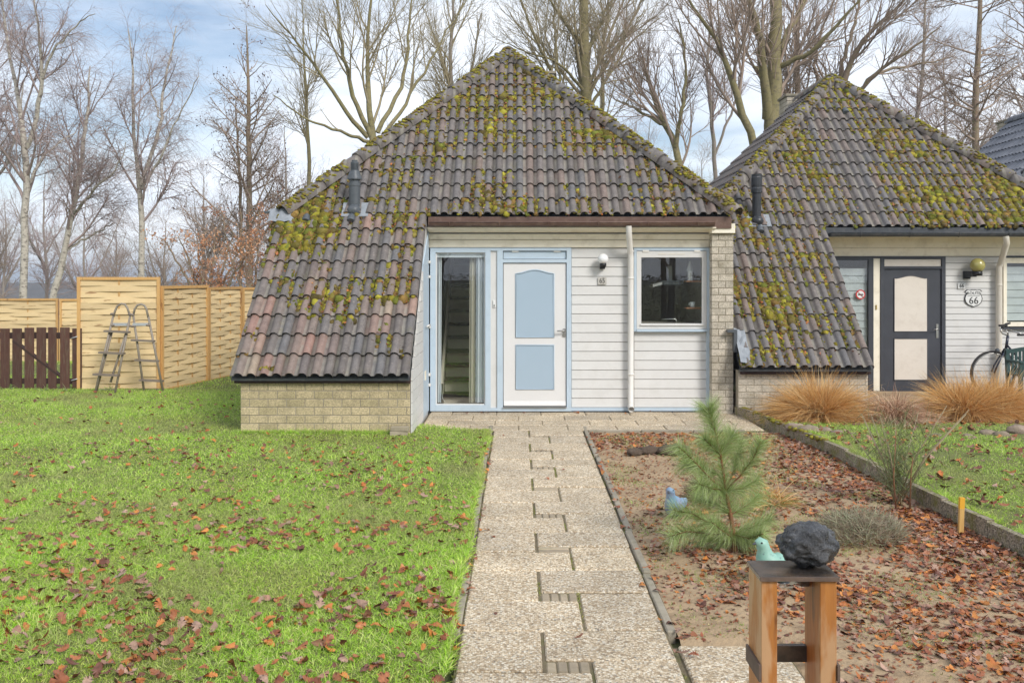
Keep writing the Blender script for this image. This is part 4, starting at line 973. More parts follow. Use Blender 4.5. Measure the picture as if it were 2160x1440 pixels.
def shield(s):
    half = [(0, -18.5), (5, -16.2), (11, -14.5), (16.5, -9), (19, -1), (17.5, 5), (14.5, 10.5), (15.5, 13), (18.5, 14.5), (13.5, 18.8), (7.5, 17.2), (3, 18.8), (0, 18.2)]
    pts = half + [(-a, b) for a, b in half[-2:0:-1]]
    return [(x6(2053) + a * .007475 * s, z6(629) + b * .007475 * s) for a, b in pts]
m = MB(); m.prism(shield(1.0), 14.940, 14.950); m.build('border', M['sign_black'], sg)
m = MB(); m.prism(shield(0.915), 14.937, 14.9405); m.build('face', M['sign_white'], sg)
m = MB(); m.box(x6(2040), x6(2066), 14.9355, 14.9375, z6(624.2), z6(623.4)); m.build('line', M['sign_black'], sg)
put_text(sg, 'ROUTE', 0.066, 'sign_black', (x6(2053), 14.9355, z6(618.6)), 1.0, 'lettering'); put_text(sg, '66', 0.158, 'sign_black', (x6(2053), 14.9355, z6(634.3)), 0.98, 'lettering')
tag(sg, 'black and white shield-shaped road sign reading ROUTE 66 on white boards', 'sign')
ns = empty('no_smoking_sign', (x6(1815), 14.94, z6(621)))
def disc(r, y0, y1, mat, name):
    m = MB(); m.prism([(x6(1815) + r * math.cos(2 * math.pi * i / 28), z6(621) + r * math.sin(2 * math.pi * i / 28)) for i in range(28)], y0, y1); m.build(name, M[mat], ns)
disc(.076, 14.944, 14.947, 'sign_red', 'ring'); disc(.058, 14.942, 14.944, 'sign_white', 'face')
m = MB(); m.box(x6(1815) - .042, x6(1815) + .042, 14.9395, 14.942, z6(621) - .010, z6(621) + .008); m.build('cigarette', M['sign_black'], ns)
m = MB(); m.bar((x6(1815) - .043, 14.9385, z6(621) + .043), (x6(1815) + .043, 14.9385, z6(621) - .043), .002, .013, (0, 1, 0)); m.build('slash', M['sign_red'], ns)
tag(ns, 'round red and white no smoking sticker on the glass beside the dark door', 'sign')
# ------------------------------------------------------------------ fences, gate, pool ladder
def woven_panel(name, a, b, z0, z1, nb, label, group, npitch=0.088, frame=0.045, top_slope=0.0, amp=0.011):
    """woven slat panel from ground point a to b (x,y)"""
    a, b = Vector((a[0], a[1], 0)), Vector((b[0], b[1], 0)); L = (b - a).length; t = (b - a) / L
    root = empty(name, (a.x, a.y, z0)); rz = math.atan2(t.y, t.x); root.rotation_euler = (0, 0, rz)
    hh = z1 - z0
    f = MB(); f.box(0, frame, -.03, .03, 0, hh); f.box(L - frame, L, -.03, .03, 0, hh); f.box(frame, L - frame, -.028, .028, hh - .05, hh - .002); f.box(frame, L - frame, -.026, .026, 0.01, 0.05)
    f.local('frame', M['fence_post'], root)
    bx = [frame + (L - 2 * frame) * (i + 1) / (nb + 1) for i in range(nb)]
    for x in bx:
        m = MB(); m.box(x - .012, x + .012, -.009, .009, .05, hh - .05); m.local('batten', M['fence_post'], root)
    n = int((hh - .1) / npitch); p = (hh - .1) / n; ms = []
    step = (L - 2 * frame) / (nb + 1)
    for s in (1, -1):
        m = MB(); K = (nb + 1) * 6; vs = []; fs = []
        for i in range(K + 1):
            x = frame + (L - 2 * frame) * i / K; y = s * (amp * math.cos(math.pi * (x - frame - step) / step))
            if x < frame + step * .5 or x > L - frame - step * .5: y *= 0.55
            for dz, dy in ((0.0, -.004), (p + 0.013, -.004), (p + 0.013, .004), (0.0, .004)): vs.append((x, y + dy + (0.007 if dz else -0.007), dz))
        for i in range(K):
            for j in range(4): fs.append((i * 4 + j, (i + 1) * 4 + j, (i + 1) * 4 + (j + 1) % 4, i * 4 + (j + 1) % 4))
        m.add(vs, fs, False); ms.append(m.mesh('slat', M['fence_pine']))
    for j in range(n):
        o = bpy.data.objects.new('slat', ms[j % 2]); COL.objects.link(o); o.parent = root; o.location = (0, R.uniform(-.002, .002), .05 + j * p + R.uniform(-.003, .003)); o.rotation_euler = (R.uniform(-.03, .03), R.uniform(-.003, .003), 0)
    return tag(root, label, 'fence', group)
FG = 'woven pine fence panels'
woven_panel('fence_panel', (PX(163, 15.1), 15.1), (PX(338, 15.32), 15.32), 0.0, 1.845, 1, 'tallest woven pine fence panel, standing behind the pool ladder', FG, 0.088, 0.05)
woven_panel('fence_panel', (PX(340, 15.35), 15.35), (-5.52, 16.8), -0.02, 1.70, 2, 'bulging woven pine fence panel right of the tallest one', FG, 0.082, 0.04, amp=0.009)
woven_panel('fence_panel', (-5.515, 16.85), (-5.30, 18.1), -0.03, 1.66, 2, 'woven pine fence panel second from the tallest one towards the bungalow', FG, 0.082, 0.04, amp=0.009)
woven_panel('fence_panel', (-5.295, 18.15), (-4.7, 19.5), -0.03, 1.64, 2, 'woven pine fence panel half hidden by the bungalow roof edge', FG, 0.082, 0.04, amp=0.009)
woven_panel('fence_panel', (PX(-250, 20.5), 20.5), (PX(123, 20.8), 20.8), -0.35, 1.37, 5, 'low woven pine fence panel at the far left edge above the dark gate', FG, 0.085, 0.045)
woven_panel('fence_panel', (PX(126, 20.8), 20.8), (PX(300, 21.0), 21.0), -0.35, 1.36, 2, 'low woven pine fence panel between dark gate and tallest panel', FG, 0.085, 0.045)
gate = empty('picket_gate', (PX(-40, 15.15), 15.15, 0)); tag(gate, 'dark brown wooden picket gate with gaps between its boards', 'gate')
xp = PX(-250, 15.1); i = 0
while xp < PX(158, 15.1):
    w = 0.148 if i % 5 != 4 else 0.13; top = 1.03 + R.uniform(-.012, .02)
    m = MB(); m.box(xp, xp + w, 15.08, 15.105, 0.03, top, .004); m.build('picket', M['dark_picket'], gate); xp += 0.187 + R.uniform(-.006, .01); i += 1
m = MB(); m.box(PX(-250, 15.1), PX(159, 15.1), 15.106, 15.14, 0.86, 0.96); m.build('rail', M['gate_back'], gate)
m = MB(); m.box(PX(-250, 15.1), PX(159, 15.1), 15.106, 15.14, 0.14, 0.23); m.build('rail', M['gate_back'], gate)
m = MB(); m.bar((PX(28, 15.1), 15.123, 0.83), (PX(128, 15.1), 15.123, 0.26), .034, .09, (0, 1, 0)); m.build('brace', M['gate_back'], gate)
m = MB(); m.bar((PX(-66, 15.1), 15.123, 0.62), (PX(-10, 15.1), 15.123, 0.83), .034, .09, (0, 1, 0)); m.build('brace', M['gate_back'], gate)
for z in (0.89, 0.22):
    m = MB(); m.tube([(PX(150, 15.06), 15.06, z - .02), (PX(163, 15.06), 15.06, z + .01)], 0.008, 6); m.build('hinge', M['rail_metal'], gate)
# pool ladder: two ladders leaning together with hoops on top
lad = empty('pool_ladder', P(270, 836, 14.7)); tag(lad, 'taupe A-frame pool ladder with two hoops standing on the lawn', 'ladder')
YA, YB = 14.62, 14.9
def rails(a, b, Ya, Yb, off=0):
    m = MB(); m.tube([P(a[0], a[1], Ya), P(b[0], b[1], Yb)], 0.017, 10); m.build('rail', M['ladder_tube'], lad)
LT = 14.74
for (fx, fy, tx, ty, Yf, dx) in ((198, 840, 239, 666, 14.58, 0), (203, 826, 236, 700, 14.64, 6), (240, 842, 275, 664, 14.55, 0), (233, 806, 270, 690, 14.62, 8)): rails((fx, fy), (tx, ty), Yf, LT)
for (fx, fy, tx, ty, Yf) in ((305, 832, 281, 664, 14.86), (346, 835, 313, 668, 14.82)): rails((fx, fy), (tx, ty), Yf, LT)
for pts in (((239, 668), (243, 655), (248, 645), (256, 640.5), (264, 642), (269, 650), (274, 666)), ((281, 666), (284, 652), (290, 643.5), (298, 641.5), (305, 644.5), (309, 652), (313, 670))):
    m = MB(); m.tube([P(a, b, LT) for a, b in pts], 0.0165, 10); m.build('hoop', M['ladder_tube'], lad)
for a, b, y in ((221, 273, 698), (210, 262, 743), (198, 251, 789)):
    Y = 14.60 + (790 - y) * .0011; m = MB(); m.bar(P(a, y, Y), P(b, y + 2.5, Y - .02), .09, .03); m.build('step', M['ladder_plastic'], lad)
for a, b, y in ((278, 326, 717), (286, 334, 759), (295, 344, 801)):
    Y = 14.84 - (803 - y) * .0008; m = MB(); m.bar(P(a, y, Y), P(b, y + 2.5, Y), .09, .03); m.build('step', M['ladder_plastic'], lad)
for a, b in ((237, 274), (280, 313)):
    m = MB(); m.box(PX(a, LT), PX(b, LT), LT - .01, LT + .01, PZ(687, LT), PZ(681, LT)); m.build('brace_bar', M['rail_metal'], lad)
for px, py in ((237, 662), (274, 663), (279, 664), (237, 686), (272, 687), (279, 688), (312, 686)):
    m = MB(); m.sphere(P(px, py, LT - .01), .028, 10, 6, (1.3, 1, .7)); m.build('clamp', M['ladder_plastic'], lad)
m = MB(); m.box(PX(205, 14.95), PX(240, 14.95), 14.93, 15.03, 0.03, 0.075, .006); tag(m.build('stone_slab', M['concrete']), 'flat grey stone slab lying under the left ladder legs', 'stone')
m = MB(); m.box(PX(312, 15.05), PX(335, 15.05), 15.0, 15.1, 0.03, 0.07, .006); tag(m.build('stone_slab', M['concrete']), 'flat grey stone slab behind the right ladder legs', 'stone')

# ------------------------------------------------------------------ garden ornaments
PY_ = 3.25
ped = empty('pedestal', (PX(1688, PY_), PY_ + .09, 0)); tag(ped, 'stained wooden pedestal with black board top carrying a black rock', 'pedestal')
xl, xr = PX(1605, PY_), PX(1769, PY_); zt = PZ(1215, PY_); dep = 0.185
def shaped_leg(x0, x1):
    m = MB(); m.box(x0, x1, PY_ + .006, PY_ + dep - .004, 0.0, zt - .017, .003)
    me = m.mesh('leg', M['stained_wood'], Vector(((x0 + x1) / 2, PY_, 0))); return link('leg', me, ped, ((x0 + x1) / 2, PY_, 0))
shaped_leg(xl + .002, xl + .058); shaped_leg(xr - .062, xr - .004)
m = MB(); m.box(xl - .004, xr + .002, PY_ - .004, PY_ + dep, zt - .016, zt, .002); bt_ = m.build('top_board', M['board_black'], ped)
m = MB(); m.box(xl - .0035, xr + .0015, PY_ - .0065, PY_ - .0042, zt - .0155, zt - .0015); m.build('board_edge', M['board_edge'], bt_)
zb = PZ(1372, PY_ + dep)
m = MB(); m.box(xl + .058, xr - .062, PY_ + dep - .03, PY_ + dep - .008, zb - .028, zb + .03); m.build('brace', M['board_black'], ped)
m = MB(); m.box(xl - .007, xl + .0015, PY_ - .002, PY_ + dep + .003, PZ(1437, PY_), PZ(1402, PY_)); m.build('brace', M['board_edge'], ped)
m = MB(); m.box(xr - .0035, xr + .005, PY_ - .002, PY_ + dep, PZ(1437, PY_), PZ(1402, PY_)); m.build('brace', M['board_edge'], ped)
for a, b in ((xl + .06, xl + .085), (xr - .094, xr - .063)):
    m = MB(); m.box(a, b, PY_ + .12, PY_ + .18, zt - .075, zt - .017, .002); m.build('corner_block', M['board_edge'], ped)
def rock(name, c, r, sq, mat, seed, label, cat='rock', rough=0.22, sub=4, group=None):
    bm = bmesh.new(); bmesh.ops.create_icosphere(bm, subdivisions=sub, radius=1.0)
    for v in bm.verts:
        p = v.co.copy(); n = mnoise.fractal(p * 1.9 + Vector((seed, seed * .7, 0)), 0.8, 2.1, 6); cr_ = mnoise.voronoi(p * 1.9 + Vector((seed, 0, 0)))[0][0]
        v.co = Vector((p.x * sq[0], p.y * sq[1], p.z * sq[2])) * (1 + rough * n - 0.12 * (cr_ - .3)) * r
    me = bpy.data.meshes.new(name); bm.to_mesh(me); bm.free(); me.materials.append(M[mat]); me.polygons.foreach_set('use_smooth', [True] * len(me.polygons))
    zmin = min(v.co.z for v in me.vertices)
    o = link(name, me); o.location = (c[0], c[1], c[2] - zmin - r * .04); tag(o, label, cat, group); return o
rk = rock('lava_rock', (PX(1702, 3.36), 3.36, zt), 0.093, (1.12, 0.95, 0.84), 'lava_rock', 7.9, 'lumpy glossy black rock resting on the pedestal top', 'rock', 0.17, 5)
def bird(name, loc, s, heading, mat, label):
    """ceramic dove: lofted body, neck, head, beak, tail"""
    root = empty(name, loc); root.rotation_euler = (0, 0, heading)
    # spine stations (x forward, z up, ry half width, rz half height)
    sta = [(-.165, .105, .004, .004), (-.15, .10, .026, .010), (-.10, .092, .038, .022), (-.05, .085, .058, .055), (0, .082, .070, .075), (.045, .088, .068, .082), (.080, .118, .056, .066), (.092, .155, .042, .046), (.096, .185, .034, .034), (.105, .208, .036, .036), (.122, .218, .030, .030), (.138, .216, .016, .016), (.142, .215, .003, .003)]
    n = 14; vs = []; m = MB()
    for i, (x, z, a, b) in enumerate(sta):
        nx = sta[min(i + 1, len(sta) - 1)]; pv = sta[max(i - 1, 0)]; t = Vector((nx[0] - pv[0], 0, nx[1] - pv[1])).normalized(); up = Vector((-t.z, 0, t.x))
        for j in range(n):
            th = 2 * math.pi * j / n; vs.append((Vector((x, 0, z)) + Vector((0, 1, 0)) * a * math.cos(th) + up * b * math.sin(th)) * s)
    m.add(vs, [(i * n + j, i * n + (j + 1) % n, (i + 1) * n + (j + 1) % n, (i + 1) * n + j) for i in range(len(sta) - 1) for j in range(n)], True); m.local('body', M[mat], root)
    m = MB(); m.tube([Vector((.135, 0, .216)) * s, Vector((.158, 0, .211)) * s], [.011 * s, .002 * s], 8); m.local('beak', M['vent_grey'], root)
    for sy in (-1, 1):
        m = MB(); m.sphere(Vector((.118, sy * .029, .224)) * s, .005 * s, 8, 6); m.local('eye', M['black_plastic'], root)
        w = MB(); w.sphere(Vector((-.03, sy * .058, .098)) * s, .075 * s, 12, 8, (1.25, .16, .55)); w.local('wing', M[mat], root)
    m = MB(); m.lathe([(.048 * s, 0), (.04 * s, .02 * s)], (0, 0, 0), 12); m.local('foot', M['vent_black'], root)
    return tag(root, label, 'ornament')
bird('bird_ornament', (PX(1648, 5.74), 5.74, 0.0), 1.16, math.radians(188), 'bird_glaze_green', 'pale green ceramic dove behind the pedestal')
m = MB(); m.box(PX(1630, 5.74), PX(1690, 5.74), 5.64, 5.86, -.02, .012, .006); tag(m.build('stone_slab', M['concrete']), 'small grey slab under the pale green ceramic dove', 'stone')
bird('bird_ornament', (PX(1424, 7.35), 7.35, 0.005), 0.98, math.radians(240), 'bird_glaze_blue', 'light blue ceramic dove on the soil left of the little pine')
st = empty('marker_stake', (PX(2027, 6.9), 6.9, 0)); tag(st, 'yellow-tipped wooden stake in the leaves beside the kerb', 'stake')
m = MB(); m.bar((PX(2026, 6.9), 6.9, -.05), (PX(2028, 6.9), 6.9, .17), .034, .026, (0, 1, 0)); m.build('post', M['stake_wood'], st)
m = MB(); m.bar((PX(2028, 6.9), 6.9, .17), (PX(2029, 6.9), 6.9, .25), .035, .027, (0, 1, 0)); m.build('painted_tip', M['stake_paint'], st)
for i, (px, py, r, sq, lb) in enumerate(((1338, 952, .075, (1.1, .8, .6), 'small brown stone at the left of three in the bare soil'), (1372, 950, .095, (1.5, .7, .55), 'middle brown stone of three in the bare soil'), (1422, 953, .11, (1.7, .8, .6), 'largest brown stone, right of three in the bare soil'))):
    Y = 3720 / (py - 582 + 6); rock('garden_stone', (PX(px, Y), Y, -.02), r, sq, 'bed_rock', 5.0 + i, lb, 'stone', sub=3, group='stones in the soil bed')
rocks66 = [(1676, 906, .085), (1706, 914, .10), (1738, 912, .07), (1765, 916, .06), (1975, 921, .05), (2040, 922, .05), (2082, 918, .075), (2112, 921, .07), (2150, 915, .11), (1800, 918, .045)]
rocks66.sort(); ORD = ['first', 'second', 'third', 'fourth', 'fifth', 'sixth', 'seventh', 'eighth', 'ninth', 'tenth', 'eleventh']
for i, (px, py, r) in enumerate(rocks66):
    Y = (H - .06) * F / (py - YH + 2); rock('border_rock', (PX(px, Y), Y, .05), r, (1.35, .9, .62), 'rock_stone', 20.0 + i * 1.7, ORD[i] + ' brown rock from the kerb in the row edging the dry grass bed', 'rock', sub=3, group='rocks edging the grass bed')

# ------------------------------------------------------------------ bench and bicycle at house 66
bench = empty('garden_bench', (7.65, 13.7, .05)); tag(bench, 'dark green slatted garden bench in front of the parked bicycle', 'bench')
BX0, BX1, BYf, BYb = PX(2129, 13.72), 8.35, 13.45, 13.78
for x in (BX0, BX1 - .05):
    m = MB(); m.bar((x + .025, BYb, .05), (x + .025, BYb + .06, .80), .05, .05, (0, 1, 0)); m.build('leg', M['bench_green'], bench)
    m = MB(); m.box(x, x + .05, BYf - .02, BYf + .03, .05, .62); m.build('leg', M['bench_green'], bench)
    m = MB(); m.box(x - .005, x + .055, BYf - .04, BYb + .02, .62, .65, .006); m.build('armrest', M['bench_green'], bench)
pts = [(BX0, .40)]; m = MB(); n = 12
top = [(BX0 + (BX1 - BX0) * i / n, .78 + .075 * math.sin(math.pi * i / n)) for i in range(n + 1)]
m.prism(top + [(x, z - .055) for x, z in reversed(top)], BYb + .02, BYb + .055); m.build('top_rail', M['bench_green'], bench)
x = BX0 + .08
while x < BX1 - .08:
    zt_ = .74 + .075 * math.sin(math.pi * (x - BX0) / (BX1 - BX0)); m = MB(); m.box(x, x + .03, BYb + .025, BYb + .05, .48, zt_); m.build('slat', M['bench_green'], bench); x += .055
m = MB(); m.box(BX0 + .05, BX1 - .05, BYb + .02, BYb + .05, .44, .48); m.build('lower_rail', M['bench_green'], bench)
for i in range(6):
    m = MB(); m.box(BX0 + .01, BX1 - .01, BYf + i * .058, BYf + i * .058 + .045, .43, .455, .004); m.build('seat_slat', M['bench_green'], bench)
bike = empty('bicycle', (7.6, 14.25, .05)); tag(bike, 'dark blue upright bicycle leaning by the window behind the green bench', 'bicycle')
WY = 14.28; wc = Vector((PX(2094, WY), WY, PZ(811, WY))); WR = 0.345; rc = wc + Vector((1.08, 0, 0))
wc.z = rc.z = .05 + WR
for c in (wc, rc):
    m = MB(); m.tube([c + Vector((math.cos(a), 0, math.sin(a))) * (WR - .018) for a in np.linspace(0, 2 * math.pi, 40, endpoint=False)], .018, 8, False, True); w = m.build('wheel', M['rubber'], bike)
    m = MB(); m.tube([c + Vector((math.cos(a), 0, math.sin(a))) * (WR - .045) for a in np.linspace(0, 2 * math.pi, 40, endpoint=False)], .010, 6, False, True); m.build('rim', M['steel'], w)
    m = MB(); m.tube([c + Vector((0, -.05, 0)), c + Vector((0, .05, 0))], .022, 10); m.build('hub', M['steel'], w)
    m = MB()
    for i in range(28):
        a = 2 * math.pi * i / 28; b = a + (.5 if i % 2 else -.5); m.tube([c + Vector((math.cos(b) * .02, (-1) ** i * .03, math.sin(b) * .02)), c + Vector((math.cos(a), 0, math.sin(a))) * (WR - .045)], .0012, 3, False)
    m.build('spokes', M['steel'], w)
hb = Vector((PX(2122, WY), WY, PZ(735, WY))); ht = Vector((PX(2126, WY), WY, PZ(708, WY)))
m = MB()
for sy in (-.045, .045): m.tube([wc + Vector((0, sy, 0)), wc + Vector((.045, sy, .12)), hb + Vector((-.01, sy * .5, 0))], .013, 8)
m.build('fork', M['bike_frame'], bike)
m = MB(); m.tube([hb, ht + Vector((0, 0, .0))], .021, 10); bb0 = rc + Vector((-.48, 0, -.05)); se = bb0 + Vector((.16, 0, .50))
m.tube([hb + Vector((.005, 0, -.0)), hb + Vector((.12, 0, -.28)), bb0], .018, 10); m.tube([hb + Vector((.01, 0, .06)), hb + Vector((.25, 0, -.22)), bb0 + Vector((.06, 0, .16))], .015, 10); m.tube([bb0, se], .017, 10)
for sy in (-.05, .05): m.tube([bb0 + Vector((0, sy * .6, 0)), rc + Vector((0, sy, 0))], .010, 8); m.tube([se + Vector((-.02, sy * .4, -.08)), rc + Vector((0, sy, 0))], .008, 8)
m.build('frame', M['bike_frame'], bike)
m = MB(); m.tube([ht, ht + Vector((.0, 0, .05)), ht + Vector((-.05, 0, .075))], .013, 8)
m.tube([ht + Vector((.10, -.27, .03)), ht + Vector((.02, -.26, .06)), ht + Vector((-.06, -.12, .10)), ht + Vector((-.06, 0, .08)), ht + Vector((-.06, .12, .10)), ht + Vector((.02, .26, .11)), ht + Vector((.10, .27, .14))], .011, 8); hb_ = m.build('handlebar', M['steel'], bike)
for sy, dz in ((-.27, .03), (.27, .14)):
    m = MB(); m.tube([ht + Vector((.0, sy, dz)), ht + Vector((.13, sy, dz))], .017, 8); m.build('grip', M['rubber'], bike)
g1 = PX(2132, WY); m = MB(); m.tube([P(2112, 693, WY), P(2116, 687, WY), P(2122, 683.5, WY), P(2131, 681, WY)], [.012, .017, .018, .015], 8); m.build('grip', M['rubber'], bike)
m = MB(); m.tube([P(2112, 693, WY), P(2110, 697, WY), P(2114, 703, WY), ht], .011, 8); m.build('handlebar', M['steel'], bike)
m = MB(); arc = [wc + Vector((math.cos(a), 0, math.sin(a))) * (WR + .022) for a in np.linspace(math.radians(20), math.radians(105), 14)]
vs = []
for p in arc: vs += [p + Vector((0, -.028, 0)), p + Vector((0, .028, 0))]
m.add(vs, [(2 * i, 2 * i + 1, 2 * i + 3, 2 * i + 2) for i in range(13)], True); m.build('mudguard', M['bike_frame'], bike)
m = MB(); m.sphere(wc + Vector((.06, -.02, WR + .0)), .035, 12, 8); m.build('front_light', M['vent_grey'], bike)
m = MB(); m.sphere(se + Vector((.0, 0, .12)), .1, 14, 8, (1.25, .8, .35)); m.tube([se, se + Vector((0, 0, .1))], .012, 8); m.build('saddle', M['black_plastic'], bike)
m = MB(); m.tube([bb0 + Vector((0, -.09, 0)), bb0 + Vector((.12, -.09, -.12))], .01, 6); m.box(bb0.x + .08, bb0.x + .18, WY - .17, WY - .09, bb0.z - .14, bb0.z - .12); m.lathe([(.08, -.004), (.08, .004)], (0, 0, 0), 20)
for i in range(len(m.v) - 40, len(m.v)):
    v = m.v[i]; m.v[i] = (bb0.x + v[0], WY - .05 + v[2], bb0.z + v[1])
m.build('crank', M['steel'], bike)

# ------------------------------------------------------------------ ribbons: grass tufts, shrubs, pine
def ribbons(N, base, dirs, length, droop, width, S, col, colvar, taper=True, curl=0.0):
    """vectorised blades. base (N,3), dirs (N,3) unit; returns V,F,C"""
    t = np.linspace(0, 1, S + 1)
    L = length[:, None]
    p = base[:, None, :] + dirs[:, None, :] * (L * t)[..., None]
    p[..., 2] -= (droop[:, None] * L * t ** 2.2)
    side = np.cross(dirs, NR.normal(size=(N, 3))); side /= np.linalg.norm(side, axis=1, keepdims=True) + 1e-9
    wv = width[:, None] * (1 - 0.92 * t[None, :] ** 1.4 if taper else np.ones_like(t)[None, :])
    a = p - side[:, None, :] * wv[..., None] / 2; b = p + side[:, None, :] * wv[..., None] / 2
    V = np.stack([a, b], axis=2).reshape(-1, 3)
    idx = np.arange(N)[:, None] * (S + 1) * 2 + np.arange(S)[None, :] * 2
    Fq = np.stack([idx, idx + 1, idx + 3, idx + 2], axis=-1).reshape(-1, 4)
    C = np.repeat(col, (S + 1) * 2, axis=0)
    return V, Fq, C
def colmix(N, cols, w=None, var=0.15):
    cols = np.array(cols); k = NR.choice(len(cols), N, p=w); c = cols[k] * (1 + NR.normal(0, var, (N, 1))); return np.clip(c, 0.005, 1)
def dome_dirs(N, zmin=0.1, zmax=1.0):
    z = NR.uniform(zmin, zmax, N); a = NR.uniform(0, 2 * math.pi, N); r = np.sqrt(1 - z * z); return np.stack([r * np.cos(a), r * np.sin(a), z], 1)
def tuft(name, loc, N, Lr, zr, droop, w, cols, rad, label, cat, S=6, mat='straw_blade', group=None, wts=None, extra=None):
    root = empty(name, loc)
    a = NR.uniform(0, 2 * math.pi, N); rr = rad * np.sqrt(NR.uniform(0, 1, N)); base = np.stack([rr * np.cos(a), rr * np.sin(a), np.zeros(N)], 1)
    d = dome_dirs(N, *zr); d[:, :2] += base[:, :2] / max(rad, .01) * .35; d /= np.linalg.norm(d, axis=1, keepdims=True)
    V, Fq, C = ribbons(N, base, d, NR.uniform(Lr[0], Lr[1], N), NR.uniform(droop[0], droop[1], N), NR.uniform(w * .6, w * 1.3, N), S, colmix(N, cols, wts), .1)
    o = bpy.data.objects.new('blades', np_mesh('blades', V, [Fq], M[mat], False, C)); COL.objects.link(o); o.parent = root
    cr_ = MB(); cr_.sphere((0, 0, .01), rad * .8, 10, 6, (1, 1, .5)); cr_.local('crown', M['soil'], root)
    return tag(root, label, cat, group)
STRAW = [(0.66, 0.37, 0.12), (0.76, 0.48, 0.20), (0.52, 0.27, 0.085), (0.82, 0.60, 0.30)]
DUN = [(0.48, 0.28, 0.17), (0.60, 0.40, 0.26), (0.36, 0.19, 0.12), (0.68, 0.50, 0.35)]
GD = 'dry ornamental grasses in the neighbouring bed'
tuft('grass_tuft', (PX(1730, 11.95), 11.95, .05), 9500, (.50, .98), (.05, .98), (.15, .6), .0062, STRAW, .15, 'large golden dry grass tuft left of the dark grey door', 'grass', group=GD)
tuft('grass_tuft', (PX(2035, 12.1), 12.1, .05), 8500, (.45, .95), (.05, .98), (.15, .6), .0062, STRAW, .15, 'golden dry grass tuft in front of the bicycle wheel', 'grass', group=GD)
tuft('grass_tuft', (PX(2105, 12.2), 12.2, .05), 7500, (.45, .95), (.05, .98), (.15, .6), .0062, STRAW, .14, 'golden dry grass tuft in front of the bench, at the right edge', 'grass', group=GD)
tuft('grass_tuft', (PX(1880, 11.75), 11.75, .05), 2600, (.45, .85), (.10, .95), (.30, .75), .0085, DUN, .13, 'smaller pinkish brown dry grass tuft between the two golden ones', 'grass', group=GD)
tuft('grass_tuft', (PX(1948, 11.6), 11.6, .05), 300, (.25, .5), (.05, .5), (.3, .7), .008, DUN, .12, 'low flattened pinkish brown grass tuft beside the lawn edge', 'grass', group=GD)
tuft('grass_tuft', (PX(1628, 7.75), 7.75, 0), 420, (.20, .42), (.15, .95), (.25, .7), .005, STRAW + [(.16, .24, .05)], .09, 'small straw-coloured grass tuft behind the little pine', 'grass')
GREEN = [(0.17, 0.28, 0.06), (0.24, 0.34, 0.10), (0.34, 0.38, 0.20), (0.12, 0.2, 0.04)]
for px, py, n, L, lb in ((8, 826, 70, .55, 'tall strappy green plant at the left edge in front of the gate'), (98, 830, 60, .30, 'strappy green plant at the foot of the gate'), (142, 832, 70, .33, 'bright strappy green plant where gate meets fence panel'), (232, 826, 60, .26, 'strappy plant between the left ladder legs'), (286, 830, 60, .22, 'low strappy plant between the two ladder halves')):
    Y = (H - .02) * F / (py - YH); tuft('strappy_plant', (PX(px, Y), Y, .01), n, (L * .6, L), (.3, .95), (.25, .7), .013, GREEN, .07, lb, 'plant', mat='grass_blade', group='strappy plants along the fence')
# lavender / heather mound
def mound(name, loc, rad, hgt, N, cols, label, cat='shrub', L=(.06, .16), w=.004):
    root = empty(name, loc)
    a = NR.uniform(0, 2 * math.pi, N); rr = rad * np.sqrt(NR.uniform(0, 1, N)); z = hgt * np.sqrt(np.clip(1 - (rr / rad) ** 2, 0, 1)) * NR.uniform(.1, .95, N)
    base = np.stack([rr * np.cos(a), rr * np.sin(a) * .8, z], 1); d = dome_dirs(N, .1, 1.0); d[:, :2] += base[:, :2] / rad * .8; d /= np.linalg.norm(d, axis=1, keepdims=True)
    V, Fq, C = ribbons(N, base, d, NR.uniform(L[0], L[1], N), NR.uniform(-.1, .3, N), NR.uniform(w * .6, w * 1.4, N), 3, colmix(N, cols), .1)
    o = bpy.data.objects.new('foliage', np_mesh('foliage', V, [Fq], M['straw_blade'], False, C)); COL.objects.link(o); o.parent = root
    m = MB()
    for i in range(26):
        an = R.uniform(0, 2 * math.pi); q = rad * R.uniform(.4, .95); m.tube([(0, 0, 0), (q * .5 * math.cos(an), q * .4 * math.sin(an), hgt * .5), (q * math.cos(an), q * .8 * math.sin(an), hgt * R.uniform(.35, .9))], [.006, .004, .002], 4)
    m.local('stem', M['twig_brown'], root)
    return tag(root, label, cat)
mound('lavender', (PX(1815, 6.75), 6.75, 0), .30, .20, 2600, [(.36, .30, .21), (.44, .41, .29), (.28, .21, .15), (.38, .41, .25)], 'grey-brown withered lavender clump right behind the black rock')
mound('heather', (PX(1480, 7.85), 7.85, 0), .13, .22, 700, [(.20, .13, .10), (.26, .17, .13), (.16, .10, .08)], 'brown dead heather clump behind the little pine', L=(.05, .14))
